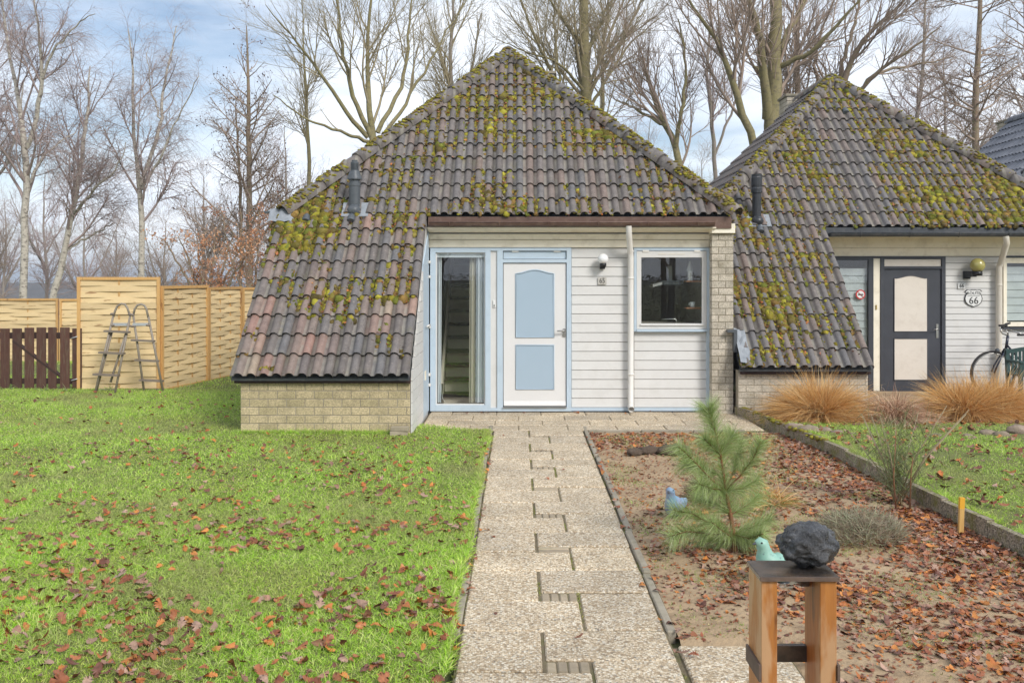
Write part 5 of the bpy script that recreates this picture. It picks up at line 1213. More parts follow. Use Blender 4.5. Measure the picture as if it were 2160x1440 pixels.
# broom-like shrub
br = empty('broom_shrub', (PX(1893, 7.75), 7.75, 0)); tag(br, 'sparse broom shrub with thin upright green stems beside the kerb', 'shrub')
m = MB()
for i in range(11):
    a = R.uniform(0, 6.28); s = R.uniform(.10, .42); hgt = R.uniform(.4, .68)
    m.tube([(R.uniform(-.03, .03), R.uniform(-.03, .03), -.02), (s * .4 * math.cos(a), s * .4 * math.sin(a), hgt * .5), (s * math.cos(a), s * math.sin(a), hgt)], [.006, .004, .0018], 5)
m.local('stem', M['twig_olive'], br)
N = 900; base = np.zeros((N, 3)); k = NR.uniform(.15, 1, N); a = NR.uniform(0, 6.28, N); s = NR.uniform(0, .34, N)
base = np.stack([s * k * np.cos(a), s * k * np.sin(a), k * NR.uniform(.3, .6, N)], 1); d = dome_dirs(N, .45, 1); V, Fq, C = ribbons(N, base, d, NR.uniform(.06, .2, N), NR.uniform(-.1, .2, N), NR.uniform(.002, .004, N), 2, colmix(N, [(.17, .21, .08), (.24, .25, .12), (.13, .15, .06)]), .1)
o = bpy.data.objects.new('foliage', np_mesh('foliage', V, [Fq], M['needle'], False, C)); COL.objects.link(o); o.parent = br; br.scale = (1.4, 1.4, 1.3)
# dry stalks by kerb
m = MB(); sk = empty('dry_stalk', (PX(1890, 7.6), 7.6, 0))
m.tube([(0, 0, 0), (-.02, 0, .25), (.01, .02, .62)], [.007, .006, .003], 6); m.tube([(.09, -.05, 0), (.1, -.05, .3), (.12, -.04, .42)], [.006, .005, .003], 6); m.local('stem', M['stem_brown'], sk); tag(sk, 'two bare brown stalks inside the broom shrub', 'stalk')
# little pine
pine = empty('pine_sapling', (PX(1550, 6.44), 6.44, 0)); tag(pine, 'young pine with long soft needles growing in the soil bed', 'tree')
PB = pine.location
pp = lambda px, py, dy=0: Vector(P(px, py, 6.44 + dy)) - PB + Vector((0, 0, 0))
trunk = [(1550, 1166), (1548, 1130), (1541, 1085), (1534, 1050), (1530, 1034), (1526, 1000), (1520, 960), (1510, 915), (1499, 880), (1494, 862)]
brs = [([(1530, 1034), (1500, 1010), (1460, 968), (1430, 940)], -.10), ([(1530, 1034), (1515, 1000), (1478, 985), (1440, 975)], .12), ([(1530, 1034), (1560, 1005), (1590, 965), (1605, 930)], -.06), ([(1530, 1034), (1545, 1000), (1556, 960), (1562, 930)], .16), ([(1530, 1034), (1500, 1030), (1475, 1020)], -.2), ([(1530, 1034), (1566, 1030), (1600, 1010)], .1),
       ([(1547, 1126), (1510, 1112), (1465, 1085), (1420, 1075)], -.08), ([(1547, 1126), (1500, 1126), (1450, 1120), (1415, 1130)], -.2), ([(1547, 1126), (1590, 1110), (1625, 1095)], .05), ([(1548, 1140), (1515, 1140), (1480, 1135)], .1), ([(1548, 1140), (1570, 1142), (1592, 1135)], .12), ([(1548, 1135), (1525, 1120), (1500, 1100)], -.2), ([(1547, 1126), (1580, 1136), (1610, 1125)], -.15), ([(1541, 1085), (1505, 1062), (1470, 1050)], .15), ([(1541, 1085), (1575, 1065), (1600, 1045)], .18), ([(1520, 960), (1500, 940), (1485, 925)], -.05), ([(1520, 960), (1535, 935), (1545, 915)], .05)]
m = MB(); tp = [pp(*q) for q in trunk]; m.tube(tp, list(np.linspace(.017, .005, len(tp))), 8); m.local('trunk', M['stem_brown'], pine)
nb, nd, nl = [], [], []
def along(pts, n, spread, L, back=0.0):
    seg = [(pts[i], pts[i + 1]) for i in range(len(pts) - 1)]
    for _ in range(n):
        a, b = seg[R.randrange(len(seg))]; t = R.random(); p = a.lerp(b, t); dr = (b - a).normalized()
        q = Vector((R.gauss(0, 1), R.gauss(0, 1), R.gauss(0, 1))); q = (q - dr * q.dot(dr)).normalized()
        dd = (dr * R.uniform(.5, 1.1) + q * spread).normalized(); nb.append(p); nd.append(dd); nl.append(L * R.uniform(.6, 1.15))
along(tp[2:], 2300, .95, .15); along(tp[-3:], 420, .7, .17)
for pts, dy in brs:
    n = len(pts); q = [pp(a, b, dy * i / (n - 1)) for i, (a, b) in enumerate(pts)]
    m = MB(); m.tube(q, list(np.linspace(.008, .003, n)), 6); m.local('branch', M['stem_brown'], pine)
    along(q[max(0, n - 3):], 820, .95, .145)
N = len(nb); V, Fq, C = ribbons(N, np.array([list(p) for p in nb]), np.array([list(p) for p in nd]), np.array(nl), NR.uniform(0, .25, N), np.full(N, .0019), 3, colmix(N, [(.33, .44, .14), (.42, .52, .20), (.54, .60, .34), (.25, .34, .10)]), .1)
o = bpy.data.objects.new('needles', np_mesh('needles', V, [Fq], M['needle'], False, C)); COL.objects.link(o); o.parent = pine
m = MB(); m.lathe([(.03, 0), (.012, .05)], (0, 0, -.01), 8); m.local('root_flare', M['stem_brown'], pine)
# ------------------------------------------------------------------ trees
def tubes_np(polys, radii, sides):
    N, S1, _ = polys.shape
    T = np.empty_like(polys); T[:, 1:-1] = polys[:, 2:] - polys[:, :-2]; T[:, 0] = polys[:, 1] - polys[:, 0]; T[:, -1] = polys[:, -1] - polys[:, -2]
    T /= np.linalg.norm(T, axis=2, keepdims=True) + 1e-9
    ref = NR.normal(size=(N, 1, 3)); ref /= np.linalg.norm(ref, axis=2, keepdims=True)
    e = np.cross(T, np.broadcast_to(ref, T.shape)); e /= np.linalg.norm(e, axis=2, keepdims=True) + 1e-9
    k = np.cross(T, e); an = 2 * np.pi * np.arange(sides) / sides
    V = polys[:, :, None, :] + radii[:, :, None, None] * (e[:, :, None, :] * np.cos(an)[None, None, :, None] + k[:, :, None, :] * np.sin(an)[None, None, :, None])
    b = (np.arange(N) * S1 * sides)[:, None, None]; i = (np.arange(S1 - 1) * sides)[None, :, None]; j = np.arange(sides)[None, None, :]; j2 = (j + 1) % sides
    Fq = np.stack(np.broadcast_arrays(b + i + j, b + i + j2, b + i + sides + j2, b + i + sides + j), axis=-1).reshape(-1, 4)
    return V.reshape(-1, 3), Fq
def resample(pts, rad, S):
    pts = np.array(pts, float); rad = np.array(rad, float); d = np.r_[0, np.cumsum(np.linalg.norm(np.diff(pts, axis=0), axis=1))]; t = np.linspace(0, d[-1], S + 1)
    # smooth the polyline a little
    p = np.stack([np.interp(t, d, pts[:, i]) for i in range(3)], 1); r = np.interp(t, d, rad)
    q = p.copy(); q[1:-1] = .25 * p[:-2] + .5 * p[1:-1] + .25 * p[2:]; return q, r
def branch_level(P0, R0, M_, t0, t1, Lr, ang, S, rk, wander, trop, rtip, lenw=True, tfall=0.55, minr=0.002):
    """grow M_ children from parent polylines P0 (N,S+1,3)"""
    N, S1, _ = P0.shape
    seg = np.linalg.norm(np.diff(P0, axis=1), axis=2).sum(1); pr = seg / seg.sum()
    k = NR.choice(N, M_, p=pr); t = NR.uniform(t0, t1, M_); f = t * (S1 - 1); i = np.minimum(f.astype(int), S1 - 2); u = (f - i)[:, None]
    p = P0[k, i] * (1 - u) + P0[k, i + 1] * u; d = P0[k, i + 1] - P0[k, i]; d /= np.linalg.norm(d, axis=1, keepdims=True) + 1e-9
    r = R0[k, i] * (1 - u[:, 0]) + R0[k, i + 1] * u[:, 0]
    q = NR.normal(size=(M_, 3)); q -= d * (q * d).sum(1, keepdims=True); q /= np.linalg.norm(q, axis=1, keepdims=True) + 1e-9
    a = np.radians(NR.uniform(ang[0], ang[1], M_))[:, None]; dr = d * np.cos(a) + q * np.sin(a)
    L = NR.uniform(Lr[0], Lr[1], M_) * (1 - tfall * t) * (np.clip(seg[k] / np.mean(seg), .5, 1.4) if lenw else 1)
    out = np.empty((M_, S + 1, 3)); out[:, 0] = p
    for s in range(S):
        dr = dr + NR.normal(0, wander, (M_, 3)); dr[:, 2] += trop * (1 if np.isscalar(trop) else 1)
        dr /= np.linalg.norm(dr, axis=1, keepdims=True); out[:, s + 1] = out[:, s] + dr * (L / S)[:, None]
    r0 = np.maximum(np.minimum(r * rk, L * .02 + .004), minr); rad = r0[:, None] * (1 - (1 - rtip) * np.linspace(0, 1, S + 1)[None, :])
    return out, np.maximum(rad, minr * .6)
def tree(name, stems, levels, mats, label, cat='tree', group=None, base=None, leaves=None, cones=None, jitter=True):
    """stems: list of (points, radii) in world space"""
    base = Vector(base if base is not None else stems[0][0][0]); root = empty(name, base); bo = np.array(base)
    Vs, Fs, n0 = [], [], 0; PP, RR = [], []
    for pts, rad in stems:
        p, r = resample(pts, rad, 14)
        p[1:-1] += NR.normal(0, .02, p[1:-1].shape); PP.append(p); RR.append(r)
    PP = np.array(PP); RR = np.array(RR)
    V, Fq = tubes_np(PP, RR, 10); me = np_mesh('trunk', V - bo, [Fq], M[mats[0]], True); o = bpy.data.objects.new('trunk', me); COL.objects.link(o); o.parent = root
    allV, allF, off = [], [], 0; cur = (PP, RR); tips = []
    for li, lv in enumerate(levels):
        pool = cur
        p, r = branch_level(pool[0], pool[1], **lv['g'])
        V, Fq = tubes_np(p, r, lv['sides']); allV.append(V); allF.append(Fq + off); off += len(V)
        cur = (p, r); tips.append(p)
        if lv.get('mixin') and li + 1 < len(levels):
            cur = (p, r)
    V = np.concatenate(allV); me = np_mesh('crown', V - bo, [np.concatenate(allF)], M[mats[1]], False); o = bpy.data.objects.new('crown', me); COL.objects.link(o); o.parent = root
    if leaves:
        n, size, cols, lo = leaves; T = tips[-1].reshape(-1, 3); T = T[T[:, 2] < lo] if lo else T; c = T[NR.integers(0, len(T), n)] + NR.normal(0, .04, (n, 3))
        d1 = dome_dirs(n, -1, 1); d1[:, 2] -= .6; d1 /= np.linalg.norm(d1, axis=1, keepdims=True); d2 = np.cross(d1, NR.normal(size=(n, 3))); d2 /= np.linalg.norm(d2, axis=1, keepdims=True)
        s = NR.uniform(.6, 1.2, n)[:, None] * size
        V = np.stack([c, c + d1 * s * .5 + d2 * s * .3, c + d1 * s, c + d1 * s * .5 - d2 * s * .3], 1).reshape(-1, 3); Fq = np.arange(n * 4).reshape(-1, 4)
        me = np_mesh('leaves', V - bo, [Fq], M['dry_leaf'], False, np.repeat(colmix(n, cols), 4, axis=0)); o = bpy.data.objects.new('leaves', me); COL.objects.link(o); o.parent = root
    return tag(root, label, cat, group)
def lv(M_, t0, t1, Lr, ang, S, rk, wander, trop, rtip=.35, sides=3, tfall=.55, minr=.003, **k):
    return dict(g=dict(M_=M_, t0=t0, t1=t1, Lr=Lr, ang=ang, S=S, rk=rk, wander=wander, trop=trop, rtip=rtip, tfall=tfall, minr=minr), sides=sides, **k)
def pstem(pts, Y, dys=None, gz=None):
    """pts: (px,py,half-width px)"""
    out, rad = [], []
    for i, q in enumerate(pts):
        y = Y + (dys[i] if dys else 0); out.append(tuple(P(q[0], q[1], y))); rad.append(q[2] * y / F)
    return out, rad
GT = 'bare trees behind the bungalows'; GB = 'birches beyond the fence'
BIRCH = lambda k=1.0, L=2.4: [lv(int(24 * k), .30, 1, (L * .5, L), (22, 50), 6, .5, .10, .06, sides=5, tfall=.5), lv(int(200 * k), .30, 1, (.6, 1.4), (25, 60), 5, .6, .13, -.01, sides=3, minr=.0030), lv(int(2000 * k), .25, 1, (.4, 1.0), (20, 75), 5, .6, .14, -.26, sides=3, minr=.0017, tfall=.2)]
Yb = 26.0
tree('birch_tree', [pstem([(50, 690, 8), (50, 560, 7.5), (53, 430, 7), (57, 310, 6.5), (38, 215, 4.5), (22, 130, 3.2), (8, 20, 2), (0, -90, 1)], Yb, [0, 0, 0, 0, .2, .4, .6, .8]), pstem([(57, 312, 5), (78, 250, 4.8), (90, 160, 4), (84, 90, 3), (70, -40, 1.2)], Yb, [0, -.2, -.5, -.7, -1]), pstem([(90, 165, 3), (112, 105, 2.4), (165, 50, 1.5), (200, 30, .8)], Yb, [-.5, -.8, -1, -1.2]), pstem([(52, 400, 3), (90, 330, 2.4), (140, 290, 1.5), (160, 280, .8)], Yb, [0, .6, 1, 1.2])],
     BIRCH(1.5, 2.6), ('bark_birch', 'twig_purple'), 'tall forked white birch at the far left of the birches', group=GB)
tree('birch_tree', [pstem([(100, 690, 7), (118, 610, 7), (136, 530, 6.2), (160, 420, 5.2), (174, 320, 4.2), (186, 220, 3), (190, 140, 1.2)], 27.5, [0, 0, 0, 0, 0, .2, .3]), pstem([(150, 460, 3), (200, 400, 2.4), (250, 350, 1.5), (265, 300, .8)], 27.5, [0, -.6, -1, -1.2]), pstem([(136, 530, 3), (190, 500, 2.2), (240, 470, 1.3)], 27.5, [0, .5, .8])],
     BIRCH(1.3, 2.2), ('bark_birch', 'twig_purple'), 'leaning birch, second from the left, behind the tall panel', group=GB)
tree('birch_tree', [pstem([(300, 690, 7), (298, 560, 6.5), (296, 400, 5.5), (288, 350, 4.4), (278, 240, 3.2), (284, 170, 2.4), (270, 60, 1)], Yb + 1, [0, 0, 0, 0, 0, -.2, -.3]), pstem([(297, 392, 4.5), (318, 330, 4), (340, 250, 3.2), (348, 170, 2.4), (372, 55, 1)], Yb + 1, [0, .2, .4, .6, .7]), pstem([(300, 400, 3), (345, 320, 2.2), (390, 220, 1.4), (420, 160, .8)], Yb + 1, [0, -.5, -.9, -1.2]), pstem([(340, 252, 2), (318, 190, 1.6), (310, 110, .8)], Yb + 1, [.4, .8, 1])],
     BIRCH(1.25, 2.0), ('bark_birch', 'twig_purple'), 'birch with narrow V fork, third from the left', group=GB)
tree('birch_tree', [pstem([(-40, 690, 7), (-35, 500, 6), (-25, 300, 4.4), (-10, 120, 2.6), (-4, -60, 1)], 29, [0, 0, 0, .3, .5]), pstem([(-30, 420, 4), (10, 350, 3), (40, 260, 2), (50, 170, 1)], 29)], BIRCH(1.2, 2.6), ('bark_birch', 'twig_purple'), 'birch only partly in view at the left picture edge', group=GB)
ALDER = lambda k=1.0: [lv(int(60 * k), .12, 1, (1.4, 2.6), (45, 75), 6, .45, .08, .07, sides=4, tfall=.72), lv(int(420 * k), .2, 1, (.5, 1.1), (30, 65), 5, .6, .12, .04, minr=.0032), lv(int(2600 * k), .15, 1, (.25, .6), (25, 70), 4, .6, .16, -.02, minr=.0020)]
tree('alder_tree', [pstem([(527, 700, 7), (526, 500, 6.5), (525, 300, 5), (524, 150, 3), (520, 55, 1)], 27), pstem([(507, 600, 4), (508, 420, 3.4), (500, 260, 1.8), (498, 200, .8)], 27.5)], ALDER(1.2), ('bark_brown', 'twig_brown'), 'conical alder with small brown cones left of the bungalow roof', group=GT,
     leaves=(2600, .06, [(.10, .05, .035), (.16, .07, .05), (.07, .04, .03)], None))
BIG = lambda k=1.0, L=3.0: [lv(int(40 * k), .30, 1, (L * .5, L), (20, 45), 7, .5, .07, .09, sides=5, tfall=.4), lv(int(260 * k), .2, 1, (.8, 1.8), (22, 50), 6, .6, .09, .06, minr=.0034), lv(int(1700 * k), .15, 1, (.35, .9), (25, 55), 4, .6, .12, .04, minr=.0018)]
Ye = 23.5
tree('ash_tree', [pstem([(792, 480, 9.52), (790, 330, 8.16), (778, 230, 6.12), (770, 110, 4.08), (782, 0, 2.72), (780, -90, 1.36)], Ye, [0, 0, 0, .2, .3, .3]), pstem([(788, 300, 6.12), (742, 200, 4.76), (722, 110, 3.4), (712, 20, 2.31), (700, -80, 1.02)], Ye, [0, -.3, -.5, -.7, -1]), pstem([(776, 290, 5.44), (715, 215, 4.08), (660, 130, 2.86), (600, 60, 1.77), (560, 10, 0.68)], Ye, [0, -.5, -.9, -1.3, -1.6]), pstem([(796, 280, 5.44), (848, 180, 4.08), (862, 90, 2.86), (868, 0, 1.77), (880, -80, 0.68)], Ye, [0, .4, .6, .8, 1]), pstem([(800, 300, 4.76), (850, 230, 3.74), (900, 140, 2.72), (945, 60, 1.63), (985, 0, 0.68)], Ye, [0, .6, 1, 1.4, 1.6]), pstem([(780, 300, 4.08), (720, 280, 3.13), (640, 250, 2.04), (575, 200, 0.95)], Ye, [0, -.8, -1.4, -1.8]), pstem([(795, 300, 4.08), (880, 255, 2.72), (950, 215, 1.63), (1010, 170, 0.68)], Ye, [0, .8, 1.2, 1.6])],
     BIG(1.5, 2.4), ('bark_green', 'twig_olive'), 'broad multi-stemmed tree with mossy green limbs behind the roof left slope', group=GT)
tree('ash_tree', [pstem([(655, 480, 4), (652, 330, 4), (645, 200, 3), (640, 90, 1.6), (636, 0, .8)], 27)], BIG(.5, 1.8), ('bark_green', 'twig_olive'), 'slender straight trunk just left of the broad mossy tree', group=GT)
tree('ash_tree', [pstem([(1240, 480, 13), (1238, 300, 12.5), (1234, 130, 11), (1232, 0, 9), (1230, -120, 6)], 25), pstem([(1237, 110, 5), (1262, 60, 4), (1300, -20, 2.5), (1320, -90, 1)], 25, [0, .3, .5, .7]), pstem([(1234, 100, 4.5), (1200, 60, 3.6), (1160, 0, 2), (1130, -60, 1)], 25, [0, -.4, -.8, -1]), pstem([(1238, 240, 4), (1290, 150, 3), (1330, 90, 2), (1390, 40, 1)], 25, [0, .8, 1.2, 1.4]), pstem([(1236, 200, 3.6), (1180, 130, 2.6), (1110, 110, 1.6), (1060, 90, .8)], 25, [0, -.8, -1, -1.2])],
     BIG(1.3, 2.6), ('bark_green', 'twig_olive'), 'straight thick trunk with green bark right of the roof peak', group=GT)
tree('ash_tree', [pstem([(1195, 480, 5), (1186, 200, 4.6), (1150, 120, 3.6), (1110, 40, 2.4), (1080, -60, 1)], 24.5, [0, 0, -.3, -.5, -.6]), pstem([(1188, 220, 3), (1172, 100, 2.4), (1170, 0, 1.4)], 24.5)], BIG(.8, 2.2), ('bark_green', 'twig_olive'), 'curved limb tree rising just right of the roof peak', group=GT)
tree('ash_tree', [pstem([(1272, 480, 5), (1270, 250, 4.4), (1272, 100, 3.4), (1290, -40, 1.6)], 27), pstem([(1271, 180, 2.4), (1310, 90, 1.8), (1360, 20, 1)], 27, [0, .5, .8])], BIG(.7, 2.2), ('bark_green', 'twig_olive'), 'thin secondary trunk close behind the straight thick trunk', group=GT)
tree('oak_tree', [pstem([(1446, 500, 10), (1440, 380, 8), (1420, 290, 6.5), (1398, 250, 5.4), (1372, 190, 4), (1360, 140, 2.4), (1345, 90, 1)], 22.5, [0, 0, .1, .2, .3, .4, .5]), pstem([(1425, 310, 5), (1437, 240, 4), (1450, 150, 2.8), (1430, 40, 1.4)], 22.5, [0, -.3, -.5, -.7]), pstem([(1410, 270, 4), (1360, 240, 3), (1310, 215, 1.8), (1280, 200, .8)], 22.5, [0, .5, .9, 1.1])], BIG(.9, 2.0), ('bark_green', 'twig_brown'), 'crooked tree between the two bungalow roofs', group=GT)
Yh = 22.8
tree('oak_tree', [pstem([(1628, 480, 18), (1630, 260, 16), (1634, 120, 14), (1638, 0, 12), (1642, -120, 8)], Yh), pstem([(1618, 250, 11), (1612, 150, 9), (1600, 60, 7), (1580, 0, 5), (1560, -80, 3)], Yh, [0, -.4, -.6, -.8, -1]), pstem([(1602, 480, 9), (1595, 310, 8.5), (1570, 240, 8), (1545, 180, 7), (1530, 110, 5.6), (1490, 50, 4), (1450, 0, 2.6), (1420, -60, 1)], Yh - .5, [0, 0, -.2, -.4, -.5, -.6, -.8, -1]), pstem([(1640, 120, 8), (1668, 60, 6), (1700, 0, 4.4), (1730, -60, 2)], Yh, [0, .4, .7, 1]), pstem([(1645, 140, 6), (1700, 120, 5), (1750, 70, 4), (1800, 20, 2.6), (1850, -40, 1)], Yh, [0, -.4, -.8, -1.1, -1.4]), pstem([(1650, 230, 4), (1620, 170, 3.4), (1590, 140, 2.4)], Yh)],
     BIG(1.3, 2.4), ('bark_green', 'twig_brown'), 'thickest mossy oak behind the neighbouring roof left slope', group=GT)
tree('oak_tree', [pstem([(1680, 480, 7), (1682, 200, 6.4), (1680, 100, 5), (1690, 0, 3.6), (1700, -80, 2)], 24.2)], BIG(.7, 2.0), ('bark_brown', 'twig_brown'), 'narrow brown trunk right beside the thickest oak', group=GT)
tree('oak_tree', [pstem([(1765, 500, 9), (1762, 200, 7), (1800, 110, 5.4), (1845, 60, 4), (1900, 10, 2.6), (1950, -50, 1)], 24, [0, 0, -.3, -.6, -.8, -1]), pstem([(1764, 220, 5.5), (1775, 130, 4.4), (1800, 60, 3.4), (1820, -20, 2)], 24, [0, .3, .5, .6]), pstem([(1765, 240, 5), (1840, 160, 4), (1910, 110, 2.8), (1980, 60, 1.4)], 24, [0, -.6, -1, -1.3]), pstem([(1766, 260, 4.4), (1850, 150, 3.4), (1930, 140, 2.2), (2010, 120, 1)], 24, [0, .5, .8, 1]), pstem([(1760, 240, 4.4), (1715, 150, 3.4), (1735, 60, 2.4), (1760, 0, 1.2)], 24)],
     BIG(1.1, 2.2), ('bark_brown', 'twig_brown'), 'spreading tree with arching limbs above the neighbouring roof peak', group=GT)
tree('alder_tree', [pstem([(2056, 480, 8), (2056, 330, 7.6), (2060, 150, 6), (2066, 0, 4.4), (2070, -140, 2)], 26)], [lv(70, .1, 1, (1.6, 2.9), (60, 88), 6, .4, .08, .02, sides=4, tfall=.35), lv(560, .2, 1, (.5, 1.2), (30, 65), 5, .6, .12, .0, minr=.0032), lv(3600, .15, 1, (.25, .6), (25, 70), 4, .6, .16, -.06, minr=.0020)], ('bark_brown', 'twig_brown'), 'straight alder with drooping fine twigs at the right', group=GT,
     leaves=(1800, .055, [(.12, .06, .04), (.18, .08, .05)], None))
tree('alder_tree', [pstem([(1930, 480, 5), (1935, 250, 4.4), (1950, 100, 3), (1955, -60, 1.4)], 30)], ALDER(.9), ('bark_grey', 'twig_purple'), 'pale thin tree far behind between oak and right alder', group=GT)
tree('alder_tree', [pstem([(2170, 480, 6), (2168, 250, 5), (2165, 60, 3.6), (2160, -80, 1.6)], 29)], ALDER(.9), ('bark_grey', 'twig_brown'), 'thin tree at the right picture edge behind the blue-grey roof', group=GT)
tree('ash_tree', [pstem([(952, 480, 6), (953, 250, 5), (950, 120, 4), (960, -40, 2)], 29), pstem([(955, 300, 3.6), (995, 150, 2.8), (1015, 30, 1.6)], 29)], BIG(.9, 2.4), ('bark_grey', 'twig_olive'), 'grey tree far behind the roof left of its peak', group=GT)
tree('ash_tree', [pstem([(1510, 480, 5), (1505, 280, 4.4), (1490, 140, 3), (1500, -20, 1.4)], 30), pstem([(1507, 330, 3), (1550, 220, 2.4), (1570, 120, 1.2)], 30)], BIG(.8, 2.2), ('bark_grey', 'twig_purple'), 'grey tree far behind between the two bungalow roofs', group=GT)
# copper shrub with clinging orange leaves
YcB = 22.0
stems = [pstem([(440 + dx * .2, 680, 3), (440 + dx * .5, 600, 2.6), (440 + dx, 540 - abs(dx) * .1, 1.8), (440 + dx * 1.35, 490 + abs(dx) * .15, .8)], YcB, [0, .1 * i, .2 * i, .25 * i]) for i, dx in zip((-2, 1, -1, 2, 0, 1, -2), (-75, -48, -20, 10, 38, 60, 80))]
tree('beech_shrub', stems, [lv(50, .2, 1, (.5, 1.1), (25, 65), 5, .6, .12, .05, sides=3), lv(420, .2, 1, (.25, .6), (25, 70), 4, .6, .15, .0, minr=.004)], ('bark_brown', 'twig_brown'), 'shrub keeping its orange dead leaves behind the woven fence', 'shrub', leaves=(2600, .065, [(.62, .33, .18), (.54, .26, .12), (.68, .42, .26), (.44, .19, .09)], None))
stems = [pstem([(530 + dx * .2, 680, 3), (530 + dx * .5, 590, 2.6), (530 + dx, 520, 1.8), (530 + dx * 1.3, 440, .8)], 23.5) for dx in (-50, -18, 14, 40)]
tree('beech_shrub', stems, [lv(40, .2, 1, (.5, 1.1), (25, 65), 5, .6, .12, .05, sides=3), lv(300, .2, 1, (.25, .6), (25, 70), 4, .6, .15, .0, minr=.004)], ('bark_brown', 'twig_brown'), 'taller shrub with orange dead leaves beside the bungalow roof edge', 'shrub', leaves=(1700, .06, [(.52, .26, .14), (.44, .19, .10), (.58, .33, .2), (.30, .13, .08)], None))
# two generic far trees, copied along the back
def generic(name, hgt, k, mats, Y):
    st = [([(0, Y, -3), (0.1, Y, hgt * .35 - 3), (-.1, Y, hgt * .7 - 3), (0, Y, hgt - 3)], [.11, .085, .05, .012])]
    for i in range(5):
        a = R.uniform(0, 6.28); z = hgt * R.uniform(.25, .5) - 3; s = hgt * R.uniform(.18, .3); st.append(([(0, Y, z), (s * .5 * math.cos(a), Y + s * .5 * math.sin(a), z + s * .9), (s * .9 * math.cos(a), Y + s * .9 * math.sin(a), z + s * 1.9)], [.05, .03, .01]))
    return tree(name, st, [lv(int(60 * k), .2, 1, (1.2, 2.6), (25, 55), 5, .5, .1, .06, sides=4), lv(int(420 * k), .2, 1, (.7, 1.5), (25, 60), 4, .6, .13, .03, minr=.004), lv(int(2200 * k), .15, 1, (.4, .9), (25, 65), 3, .6, .15, .0, minr=.0035)], mats, 'bare tree in the row far beyond the garden fence', 'tree', 'far bare trees beyond the fence')
ga = generic('bare_tree', 9.5, 1.0, ('bark_grey', 'twig_purple'), 48); gb_ = generic('bare_tree', 8.0, 1.0, ('bark_grey', 'twig_brown'), 46)
def dup(root, loc, rz, s, label=None, group=None):
    r = root.copy(); COL.objects.link(r); r.location = loc; r.rotation_euler = (0, 0, rz); r.scale = (s, s, s)
    if label: r['label'] = label
    if group: r['group'] = group
    for ch in root.children:
        c = ch.copy(); COL.objects.link(c); c.parent = r
    return r
ga.location = (PX(180, 48), 48, -3.6); gb_.location = (PX(350, 46), 46, -3.4)
far = [(-30, 48), (95, 52), (245, 54), (10, 60), (430, 50), (600, 46), (890, 48), (1340, 48), (1480, 50), (1990, 48)]
FL = ['far bare tree at the left picture edge above the low fence', 'far bare tree just left of the leaning birch trunk', 'far bare tree above the middle of the tallest fence panel', 'farthest bare tree, left of the tall forked birch', 'far bare tree seen through the orange-leaved shrub', 'far bare tree beside the lower left roof corner', 'far bare tree behind the left roof slope of the white bungalow', 'far bare tree above the right roof slope of the white bungalow', 'far bare tree in the gap between the two bungalow roofs', 'far bare tree above the right slope of the mossy neighbouring roof']
ga['label'] = 'far bare tree above the left end of the tallest fence panel'; gb_['label'] = 'far bare tree just right of the tallest fence panel'
for i, (px, Y) in enumerate(far):
    dup(ga if i % 2 else gb_, (PX(px, Y), Y, ground_z(0, Y) - .2), R.uniform(0, 6.28), R.uniform(.8, 1.15) * (1.0 if px < 560 else 1.35), FL[i])
# trees and hedge on the camera's side of the garden (they show in the window panes)
for i, (x, y) in enumerate(((-6.5, -9), (-3.2, -12), (0.5, -10), (3.4, -13), (5.6, -9), (8.5, -12), (12, -10), (-10, -13), (1.8, -16), (6.6, -17), (-1.5, -18), (10.5, -17))):
    dup(ga if i % 2 else gb_, (x, y, -.1), R.uniform(0, 6.28), R.uniform(.95, 1.3), 'bare tree mirrored in the window panes of the bungalow', 'bare trees mirrored in the windows')
hd = empty('hedge', (1.5, -9, 0)); N = 26000
c = np.stack([NR.uniform(-14, 17, N), NR.uniform(-9.6, -8.4, N), NR.uniform(0, 1.9, N)], 1); d1 = dome_dirs(N, -1, 1); d2 = np.cross(d1, NR.normal(size=(N, 3))); d2 /= np.linalg.norm(d2, axis=1, keepdims=True); s = NR.uniform(.03, .06, N)[:, None]
V = np.stack([c, c + d1 * s + d2 * s * .5, c + d1 * s * 2, c + d1 * s - d2 * s * .5], 1).reshape(-1, 3) - np.array((1.5, -9, 0))
o = bpy.data.objects.new('foliage', np_mesh('foliage', V, [np.arange(N * 4).reshape(-1, 4)], M['dry_leaf'], False, np.repeat(colmix(N, [(.10, .06, .035), (.14, .08, .04), (.06, .05, .025)]), 4, axis=0))); COL.objects.link(o); o.parent = hd
tag(hd, 'brown winter hedge mirrored in the kitchen window', 'hedge')
# far wood across the valley
N = 260; xs = np.linspace(-330, 260, N); V = []; Fq = []
for i, x in enumerate(xs):
    zt_ = -.6 + 1.3 * mnoise.noise(Vector((x * .012, 0, 0))) + .5 * mnoise.noise(Vector((x * .09, 4, 0))) + .5 * R.random()
    y = 300 + 10 * mnoise.noise(Vector((x * .02, 9, 0)))
    V += [(x, y - 14, -12.5), (x, y - 10, -6 + R.uniform(-1, 1)), (x, y, zt_), (x, y + 16, zt_ - 3), (x, y + 40, -12.5)]
for i in range(N - 1):
    for j in range(4): Fq.append((i * 5 + j, i * 5 + 5 + j, i * 5 + 6 + j, i * 5 + 1 + j))
pmat('far_wood', (0.10, 0.085, 0.075), (0.055, 0.05, 0.045), 0.35, 0.95, 0.8, 1.2, 0.6, sc=(1, .3, 2.4))
wd = link('far_wood', np_mesh('far_wood', V, [Fq], M['far_wood'], True)); tag(wd, 'dark bare wood on the far side of the valley', 'wood', kind='stuff')

